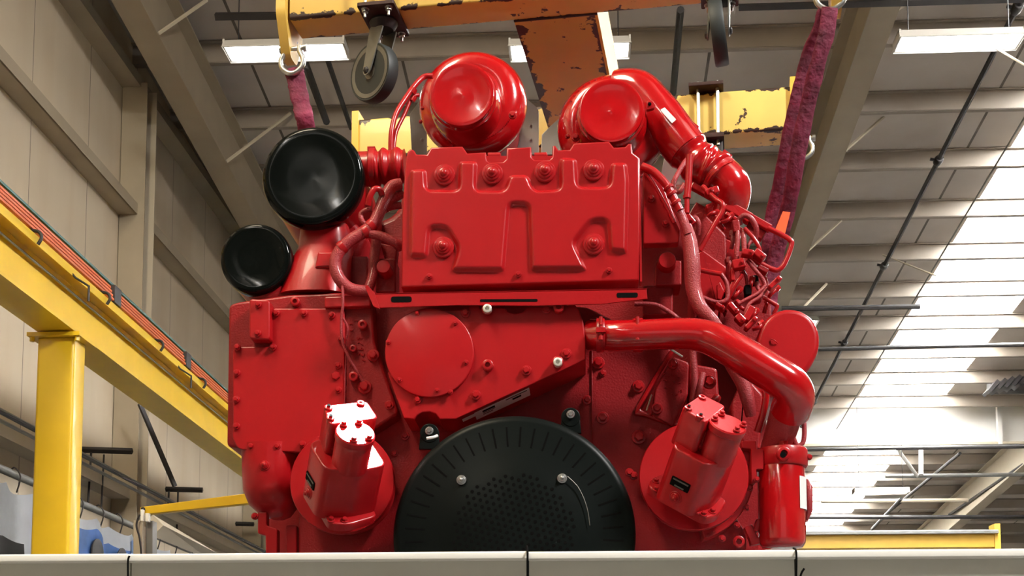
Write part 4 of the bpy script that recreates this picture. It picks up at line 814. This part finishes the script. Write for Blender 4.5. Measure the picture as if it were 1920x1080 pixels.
for (x_, y_, l_, a_, r_, Y, m_) in ((1350, 420, 26, 2.2, 4, 5.08, RED), (1362, 410, 22, 0.6, 3.5, 5.06, RED), (1372, 452, 30, 1.5, 4, 5.06, HOSE), (1405, 462, 28, 1.2, 3.5, 5.06, HOSE), (1412, 486, 24, 2.4, 4, 5.05, RED), (1396, 520, 30, 1.9, 3.5, 5.05, HOSE), (1408, 536, 26, 1.4, 4, 5.06, RED), (1380, 552, 24, 0.9, 4, 5.04, RED), (1425, 545, 26, 2.0, 3.5, 5.07, HOSE), (1392, 575, 24, 2.5, 4, 5.02, RED), (1412, 592, 22, 1.0, 4, 5.0, RED), (1368, 500, 26, 1.7, 3.5, 5.05, HOSE), (1436, 575, 26, 1.3, 4, 5.08, RED), (1450, 548, 22, 0.8, 4, 5.06, RED), (1336, 402, 18, 0.4, 4, 5.08, RED), (1420, 612, 20, 0.6, 4, 4.96, RED)):
    dx_, dy_ = math.cos(a_) * l_ / 2, math.sin(a_) * l_ / 2; bm = nb()
    ptube(bm, [(x_ - dx_, y_ + dy_, Y), (x_ + rnd.uniform(-3, 3), y_ + rnd.uniform(-3, 3), Y - 0.01), (x_ + dx_, y_ - dy_, Y)], r_, 10)
    pa_, pb_2 = P(x_ + dx_, y_ - dy_, Y), P(x_ - dx_, y_ + dy_, Y); d_ = (pa_ - pb_2).normalized(); lathe(bm, pa_ - d_ * 0.012, d_, [(r_ * 0.0031, 0), (r_ * 0.0033, 0.003), (r_ * 0.0033, 0.018), (r_ * 0.0025, 0.022)], 6)
    obj('fuel_line_fitting', bm, m_, eng)
bm = nb(); plate(bm, rc([(1345, 440), (1380, 455), (1378, 520), (1362, 590), (1346, 560)], 6), 5.12, 0.05, 0.006); obj('bank_bracket', bm, RED, eng)
bm = nb(); plate(bm, rc([(1302, 480), (1318, 468), (1362, 500), (1362, 540), (1345, 575), (1305, 550)], 3), 5.02, 0.05, 0.006); obj('side_cover', bm, RED, eng)
bm = nb(); ptube(bm, [(1312, 506, 4.96), (1330, 510, 4.96), (1352, 514, 4.96)], 5, 12); obj('steel_fitting', bm, REDG, eng)
bm = nb(); plate(bm, rc([(1344, 533), (1350, 528), (1358, 545), (1352, 562), (1345, 560)], 2), 4.97, 0.02, 0.003); obj('small_bracket', bm, RED, eng)
# dipstick
bm = nb(); ptube(bm, [(1293, 292, 4.9), (1291, 340, 4.9), (1288, 372, 4.9)], 7, 10, 2); ptube(bm, [(1288, 368, 4.9), (1288, 400, 4.9)], 5, 10, 0); lathe(bm, P(1288, 372, 4.9), Z, [(0.015, 0), (0.015, 0.012)], 12); obj('dipstick', bm, RED, eng)
# wiring conduits, right
for pts, r_, m_ in (([(1204, 312, 4.84), (1225, 322, 4.83), (1248, 345, 4.82), (1262, 370, 4.82), (1275, 395, 4.82)], 8, RED), ([(1208, 320, 4.85), (1226, 345, 4.84), (1248, 385, 4.84), (1264, 418, 4.84)], 3.5, RED), ([(1268, 388, 4.83), (1280, 410, 4.83), (1290, 440, 4.83)], 9, HOSE),
                    ([(1286, 425, 4.85), (1294, 460, 4.84), (1298, 500, 4.83), (1300, 540, 4.83), (1312, 575, 4.82), (1335, 600, 4.81), (1352, 625, 4.82)], [12, 15, 16, 15, 14, 12, 11], HOSE), ([(1300, 640, 4.86), (1300, 670, 4.86), (1303, 720, 4.87), (1298, 760, 4.88)], 7, HOSE),
                    ([(1358, 640, 4.88), (1372, 680, 4.87), (1392, 715, 4.86), (1402, 750, 4.86), (1408, 780, 4.88)], [14, 15, 15, 13, 10], HOSE), ([(1190, 570, 4.86), (1230, 572, 4.85), (1262, 590, 4.85), (1290, 612, 4.86)], 4.5, HOSE), ([(1318, 700, 4.87), (1312, 730, 4.86), (1308, 765, 4.87)], 6, HOSE), ([(1345, 745, 4.86), (1335, 758, 4.84), (1322, 775, 4.84)], 8, RED)):
    bm = nb(); ptube(bm, pts, r_, 14); obj('wiring_conduit', bm, m_, eng, ang=60)
for x_, y_ in ((1252, 350), (1258, 362), (1266, 378)):
    bm = nb(); lathe(bm, P(x_, y_, 4.82) , (0.5, 0, -0.8), [(10 * S(4.82), 0), (11 * S(4.82), 0.004), (10 * S(4.82), 0.012)], 14); obj('tape_wrap', bm, RED, eng)
# wiring conduits, left
for pts, r_, m_ in (([(752, 345, 4.85), (735, 350, 4.84), (722, 370, 4.83), (712, 395, 4.82), (700, 420, 4.81), (680, 436, 4.81), (655, 452, 4.81), (636, 472, 4.81), (628, 495, 4.81), (636, 522, 4.81), (658, 542, 4.82), (692, 546, 4.83)], [11, 12, 12, 12, 12, 12, 12, 12, 12, 12, 12, 11], HOSE),
                    ([(690, 385, 4.80), (694, 368, 4.79), (702, 355, 4.79), (712, 356, 4.80), (716, 366, 4.81)], 6, RED), ([(696, 392, 4.82), (684, 395, 4.82), (676, 404, 4.82), (682, 418, 4.82), (690, 420, 4.83)], 5, HOSE), ([(694, 438, 4.81), (718, 444, 4.81), (742, 456, 4.82), (752, 465, 4.84)], 9, HOSE),
                    ([(755, 362, 4.88), (735, 375, 4.87), (722, 392, 4.86)], 9, HOSE), ([(752, 385, 4.88), (732, 388, 4.87), (720, 394, 4.86)], 7, HOSE), ([(706, 445, 4.9), (702, 480, 4.9), (698, 520, 4.88), (688, 548, 4.86)], 10, HOSE)):
    bm = nb(); ptube(bm, pts, r_, 14); obj('wiring_conduit', bm, m_, eng, ang=60)
for (x_, y_, d_) in ((700, 420, (-0.6, 0, -0.6)), (645, 461, (-0.7, 0, -0.6)), (690, 432, (-0.8, 0, -0.4))):
    bm = nb(); lathe(bm, P(x_, y_, 4.81), d_, [(13 * S(4.8), 0), (13.5 * S(4.8), 0.01), (13 * S(4.8), 0.02)], 16); obj('tape_wrap', bm, RED, eng)
bm = nb(); plate(bm, rc([(712, 455), (745, 462), (742, 490), (722, 488)], 5), 4.93, 0.05, 0.005); obj('small_bracket', bm, REDC, eng)
# --- pump mounting discs and pumps
def disc(px, py, rpx, Y, label=None):
    c = P(px, py, Y); R = rpx * S(Y); bm = nb()
    lathe(bm, c, Yv, [(R * 0.985, 0), (R, 0.004), (R, 0.03), (R * 0.93, 0.034), (R * 0.9, 0.16)], 64); return obj('pump_flange', bm, RED, eng, label=label)
dl_ = disc(641, 903, 101, 4.74); dr_ = disc(1301, 893, 103, 4.74)
def pump(O, U, W, A, parent, plate_face, s=1.0):
    U, W, A = V(U), V(W), V(A)
    def ex(nm, poly, t0, t1, m_=RED, ch=0.006, r=0.012, par=None, **k):
        bm = nb(); extr(bm, O, U, W, A, rc([(a * s, b * s) for a, b in poly], r, 4), t0 * s, t1 * s, ch, 3); return obj(nm, bm, m_, par or parent, **k)
    body = ex('pump_body', [(-0.095, -0.10), (0.095, -0.10), (0.105, 0.02), (0.07, 0.12), (-0.07, 0.12), (-0.105, 0.02)], 0.0, 0.215, r=0.03)
    ex('pump_foot', [(-0.12, -0.09), (0.12, -0.09), (0.14, 0.03), (0.12, 0.09), (-0.12, 0.09), (-0.14, 0.03)], -0.02, 0.012, r=0.025)
    ex('port_block', [(-0.105, -0.09), (-0.005, -0.09), (0.0, 0.09), (-0.105, 0.07)], 0.20, 0.34, r=0.02)
    ex('pump_shoulder', [(-0.10, -0.03), (0.095, -0.03), (0.095, 0.055), (-0.10, 0.055)], 0.20, 0.29, r=0.02)
    def q(a, b, t): return O + U * a * s + W * b * s + A * t * s
    bm = nb(); lathe(bm, q(0.055, 0.02, 0.2), A, [(0.062 * s, 0), (0.062 * s, 0.10 * s), (0.058 * s, 0.11 * s), (0.066 * s, 0.115 * s), (0.066 * s, 0.135 * s), (0.062 * s, 0.14 * s), (0, 0.141 * s)], 32); obj('end_cap', bm, RED, parent)
    for a, b in ((0.012, 0.045), (0.012, -0.01), (0.098, 0.045), (0.098, -0.01)): fast('bolt', 'bolt', q(a, b, 0.345), 0.013 * s, RED, parent, axis=A)
    for a, b, t in ((-0.085, 0.06, 0.342), (-0.03, 0.075, 0.342), (-0.09, -0.06, 0.342)): fast('port', 'tube', q(a, b, t - 0.012), 0.014 * s, RED, parent, axis=A)
    for a, b, t in ((-0.085, 0.06, 0.353), (-0.03, 0.075, 0.353)):
        bm = nb(); lathe(bm, q(a, b, t), A, [(0.006 * s, 0), (0.006 * s, 0.002)], 12); obj('port_hole', bm, HOL, parent)
    for a, b in ((-0.118, 0.035), (0.118, 0.035), (-0.09, 0.085), (0.105, 0.08)): fast('bolt', 'bolt', q(a, b, 0.012), 0.014 * s, RED, parent, axis=A)
    # name plate and plug on one face
    fn, c2, ud = plate_face      # face normal, centre (a,b), in-plane direction
    fnv = (U * fn[0] + W * fn[1]).normalized(); udv = (U * ud[0] + W * ud[1]).normalized()
    C0 = q(c2[0], c2[1], 0.10)
    bm = nb(); extr(bm, C0, udv, A, fnv, rc([(-0.036, -0.017), (0.036, -0.017), (0.036, 0.017), (-0.036, 0.017)], 0.003, 2), -0.004, 0.003); npz = obj('name_plate', bm, HOL, parent, ang=None, label='black name plate')
    for hh, wd in ((0.010, 0.03), (-0.011, 0.018)):
        bm = nb(); extr(bm, C0, udv, A, fnv, [(-wd, hh - 0.0025), (wd, hh - 0.0025), (wd, hh + 0.0025), (-wd, hh + 0.0025)], 0.002, 0.0042); obj('plate_lettering', bm, GREYM, parent, ang=None)
    fast('plug', 'stud', C0 - A * 0.055 - fnv * 0.002, 0.024, RED, parent, axis=fnv)
    fast('plug', 'stud', q(-0.005, 0.055, 0.235), 0.018, RED, parent, axis=W)
    return body
def fr(tilt, fwd, roll):                 # tilt right in picture, lean to camera, roll about own axis
    A = V((math.sin(tilt) * math.cos(fwd), -math.sin(fwd), math.cos(tilt) * math.cos(fwd))).normalized()
    W0 = (V((0, -1, 0)) - A * V((0, -1, 0)).dot(A)).normalized(); U0 = W0.cross(A).normalized() * -1
    if U0.x < 0: U0 = -U0
    W = W0 * math.cos(roll) + U0 * math.sin(roll); U = U0 * math.cos(roll) - W0 * math.sin(roll)
    return U, W, A
U, W, A = fr(math.radians(20), math.radians(40), math.radians(-18)); pump(P(1288, 930, 4.66), U, W, A, dr_, ((0, 1), (0.0, 0.121), (1, 0)), 0.98)
U, W, A = fr(math.radians(22), math.radians(45), math.radians(-44)); pump(P(638, 938, 4.66), U, W, A, dl_, ((0, 1), (-0.01, 0.121), (1, 0)), 1.02)
# --- damper guard
GY = 4.60; gx, gy, gr = 963, 1002, 231
gc = P(gx, gy, GY); GR = gr * S(GY)
bm = nb(); lathe(bm, gc, Yv, [(0, 0.0), (GR * 0.575, 0.0), (GR * 0.60, 0.006), (GR * 0.94, 0.006), (GR * 0.985, 0.012), (GR, 0.024), (GR, 0.16)], 96, cap=False); gd = obj('damper_guard', bm, GRD, eng, label='matt black perforated guard', ang=60)
bm = nb()
for k in range(48):
    a = 2 * PI * (k + 0.5) / 48; c, s_ = math.cos(a), math.sin(a)
    rl, rt = V((c, 0, s_)), V((-s_, 0, c)); 
    extr(bm, gc + V((0, 0.004, 0)), rl, rt, -Yv, [(GR * 0.735, -0.003), (GR * 0.90, -0.003), (GR * 0.90, 0.003), (GR * 0.735, 0.003)], 0, -0.0)if False else None
    v = [bm.verts.new(gc + V((0, 0.0052, 0)) + rl * p + rt * q_) for p, q_ in ((GR * 0.735, -0.003), (GR * 0.90, -0.003), (GR * 0.90, 0.003), (GR * 0.735, 0.003))]
    w2 = [bm.verts.new(x_.co + V((0, 0.004, 0))) for x_ in v]; bm.faces.new(v); bm.faces.new(w2[::-1])
    for i in range(4): bm.faces.new((v[i], w2[i], w2[(i + 1) % 4], v[(i + 1) % 4]))
sl = obj('vent_slots', bm, HOL, gd, ang=None, label='radial vent slots'); sl['kind'] = 'stuff'
bm = nb(); st = 13.2 * S(GY)
for i in range(-12, 13):
    for j in range(-12, 13):
        x_ = (i + j * 0.5) * st; z_ = j * st * 0.866; x_, z_ = x_ * 0.96 + z_ * 0.28, -x_ * 0.28 + z_ * 0.96
        if math.hypot(x_, z_) > GR * 0.505: continue
        ring = [bm.verts.new(gc + V((x_ + 0.0065 * math.cos(t), -0.0006, z_ + 0.0065 * math.sin(t)))) for t in [2 * PI * k / 8 for k in range(8)]]
        r2 = [bm.verts.new(v_.co + V((0, 0.003, 0))) for v_ in ring]; bm.faces.new(ring); bm.faces.new(r2[::-1])
        for k in range(8): bm.faces.new((ring[k], ring[(k + 1) % 8], r2[(k + 1) % 8], r2[k]))
ho = obj('vent_holes', bm, HOL, gd, ang=None, label='perforated vent holes'); ho['kind'] = 'stuff'
for x_, y_, r_, Y in ((865, 900, 9.5, 4.598), (1054, 897, 9.5, 4.598), (805, 808, 8, 4.655), (1070, 777, 8, 4.655)): fast('bolt', 'stud' if Y < 4.6 else 'bolt', P(x_, y_, Y), r_ * S(Y), STEEL, gd, label='silver bolt')
for x_, y_ in ((805, 812), (1070, 782)):
    bm = nb(); plate(bm, circ(x_, y_, 18, 24) , 4.66, 0.02, 0.003); plate(bm, [(x_ - 17, y_ + 2), (x_ + 17, y_ + 2), (x_ + 20, y_ + 30), (x_ - 20, y_ + 30)], 4.662, 0.016, 0.002); obj('guard_lug', bm, GRD, gd)
bm = nb(); ptube(bm, [(1064, 893, 4.595), (1085, 915, 4.597), (1100, 950, 4.597), (1106, 985, 4.598)], 0.7, 6); obj('safety_wire', bm, GREYM, gd, label='thin silver wire')
bm = nb(); ptube(bm, [(800, 822, 4.60), (812, 820, 4.60), (820, 817, 4.61)], 3, 8); obj('cable_tie', bm, WHT, gd, label='white cable tie')
# --- oil cooler casting behind right
bm = nb(); plate(bm, rc([(1262, 668), (1292, 680), (1290, 740), (1262, 800), (1222, 780), (1228, 730)], 5), 4.93, 0.12, 0.006); cst = obj('casting_cover', bm, REDC, eng)
bolts(cst, [(1262, 683, 10), (1232, 766, 11), (1330, 717, 13)], 4.925)
bm = nb(); 
for r_ in range(4): glyphs(bm, 1245 + r_ * 2, 700 + r_ * 12, 1, 0.3, 4, 1, 4.928, 2.5, 9)
obj('casting_marks', bm, RED, cst)
bm = nb(); ptube(bm, [(1258, 655, 4.9), (1280, 669, 4.9)], 2, 6, 0); obj('steel_pin', bm, STEEL, eng, label='bare steel pin'); bm = nb(); ptube(bm, [(1222, 740, 4.9), (1212, 770, 4.9)], 1.6, 6, 0); obj('steel_pin', bm, STEEL, eng, label='bare steel pin')
bm = nb(); plate(bm, rc([(1292, 680), (1345, 690), (1350, 760), (1320, 800), (1290, 800)], 8), 4.98, 0.1, 0.01); obj('casting_cover', bm, REDC, eng)
bm = nb(); plate(bm, rc([(1395, 700), (1432, 740), (1424, 860), (1380, 900), (1370, 760)], 8), 4.97, 0.25, 0.01); obj('casting_cover', bm, REDC, eng)
# --- lower right flange of the block with bolts
bm = nb(); arc = [(1290 + 124 * math.cos(t), 890 + 124 * math.sin(t)) for t in [math.radians(-38 + i * 6) for i in range(20)]]; arc2 = [(1290 + 96 * math.cos(t), 890 + 96 * math.sin(t)) for t in [math.radians(-38 + i * 6) for i in range(20)]]
plate(bm, arc + arc2[::-1], 4.86, 0.1, 0.005); rf = obj('housing_rim', bm, RED, eng); bolts(rf, [(1400, 868, 6), (1406, 915, 6), (1400, 952, 6), (1382, 985, 6), (1354, 1010, 7), (1338, 997, 4), (1328, 1004, 4)], 4.855)
fast('threaded_boss', 'tube', P(1384, 1017, 4.83), 11 * S(4.83), RED, eng)
for (x_, y_, w_, h_, rot) in ((1408, 1000, 16, 30, 0.4), (1420, 985, 10, 24, -0.3), (1418, 1015, 24, 12, 0.2)):
    bm = nb(); O = P(x_, y_, 4.86); c_, s_ = math.cos(rot), math.sin(rot); s = S(4.86)
    extr(bm, O, V((c_, 0, s_)), V((-s_, 0, c_)), -Yv, rc([(-w_ / 2 * s, -h_ / 2 * s), (w_ / 2 * s, -h_ / 2 * s), (w_ / 2 * s, h_ / 2 * s), (-w_ / 2 * s, h_ / 2 * s)], 3 * s, 3), -0.03, 0.012, 0.004, 2); obj('small_bracket', bm, RED, eng)
for x_, y_ in ((1180, 886), (1188, 892)): fast('bolt', 'bolt', P(x_, y_, 4.9), 8 * S(4.9), RED, eng)
# --- fuel filter
Yf = 4.86
bm = nb(); c = P(1467, 1020, Yf); R = 44 * S(Yf); H = P(1467, 876, Yf).z - P(1467, 1027, Yf).z
lathe(bm, P(1467, 1029, Yf), Z, [(R * 0.5, 0), (R * 0.85, 0.004), (R * 0.97, 0.018), (R, 0.035), (R, H), (R * 0.95, H + 0.01)], 48); ff = obj('fuel_filter', bm, REDG, eng, ang=50)
bm = nb(); lathe(bm, P(1467, 877, Yf), Z, [(R * 1.02, 0), (R * 1.07, 0.006), (R * 1.07, 0.06), (R * 1.02, 0.068), (0.02, 0.072)], 48); box(bm, P(1445, 858, 4.86), (0.10, 0.06, 0.06)); hd = obj('filter_head', bm, RED, ff)
fast('threaded_boss', 'tube', P(1468, 853, 4.765), 13 * S(4.77), RED, ff); bm = nb(); lathe(bm, P(1468, 853, 4.735), -Yv, [(0.011, 0), (0.011, 0.003)], 16); obj('port_hole', bm, HOL, ff, label='dark port hole')
# label wrapped on the right side
bm = nb(); cxy = P(1467, 930, Yf); z0 = P(1500, 958, Yf).z; z1 = P(1500, 898, Yf).z; n = 10; a0, a1 = math.radians(-52), math.radians(20)
inn, out = [], []
for k in range(n + 1):
    a = a0 + (a1 - a0) * k / n
    for lst, rr_ in ((inn, R * 0.998), (out, R * 1.008)): lst.append([bm.verts.new((cxy.x + rr_ * math.cos(a), Yf + rr_ * math.sin(a), zz)) for zz in (z0, z1)])
for k in range(n):
    bm.faces.new((out[k][0], out[k + 1][0], out[k + 1][1], out[k][1])); bm.faces.new((inn[k][1], inn[k + 1][1], inn[k + 1][0], inn[k][0]))
    bm.faces.new((out[k][1], out[k + 1][1], inn[k + 1][1], inn[k][1])); bm.faces.new((out[k][0], inn[k][0], inn[k + 1][0], out[k + 1][0]))
for e_ in (0, n): bm.faces.new((out[e_][0], out[e_][1], inn[e_][1], inn[e_][0]))
obj('filter_label', bm, WHT, ff, label='white filter label')
bm = nb(); plate(bm, rc([(1390, 826), (1418, 826), (1418, 842), (1432, 842), (1432, 880), (1418, 880), (1418, 905), (1408, 905), (1408, 842), (1390, 840)], 3), 4.80, 0.05, 0.004); obj('filter_bracket', bm, RED, eng); fast('bolt', 'bolt', P(1419, 899, 4.795), 6 * S(4.8), RED, eng)
bm = nb(); lathe(bm, P(1468, 838, 4.83), Z, [(0.018, 0), (0.018, 0.02), (0.013, 0.022), (0.013, 0.045), (0.006, 0.05), (0.006, 0.075)], 6); obj('hose_fitting', bm, RED, eng)
for pts, r_ in (([(1466, 812, 4.83), (1466, 800, 4.83), (1473, 795, 4.83), (1482, 802, 4.84), (1486, 820, 4.85), (1492, 835, 4.86)], 6), ([(1502, 776, 4.86), (1507, 790, 4.86), (1508, 815, 4.86), (1504, 832, 4.86), (1490, 838, 4.86)], 4.5)):
    bm = nb(); ptube(bm, pts, r_, 10); obj('fuel_hose', bm, HOSE, eng)
bm = nb(); plate(bm, rc([(1496, 768), (1510, 772), (1514, 784), (1500, 786)], 3), 4.82, 0.04, 0.004); obj('hose_bracket', bm, RED, eng); bolts(eng, [(1512, 772, 5), (1517, 857, 6)], 4.84)
bm = nb(); blob(bm, [(1512, 900, 3, 0.02, 5.15), (1514, 915, 8, 0.05, 5.15), (1514, 960, 8, 0.05, 5.15), (1511, 978, 3, 0.02, 5.15)]); obj('rear_canister', bm, HOSE, eng, ang=60)
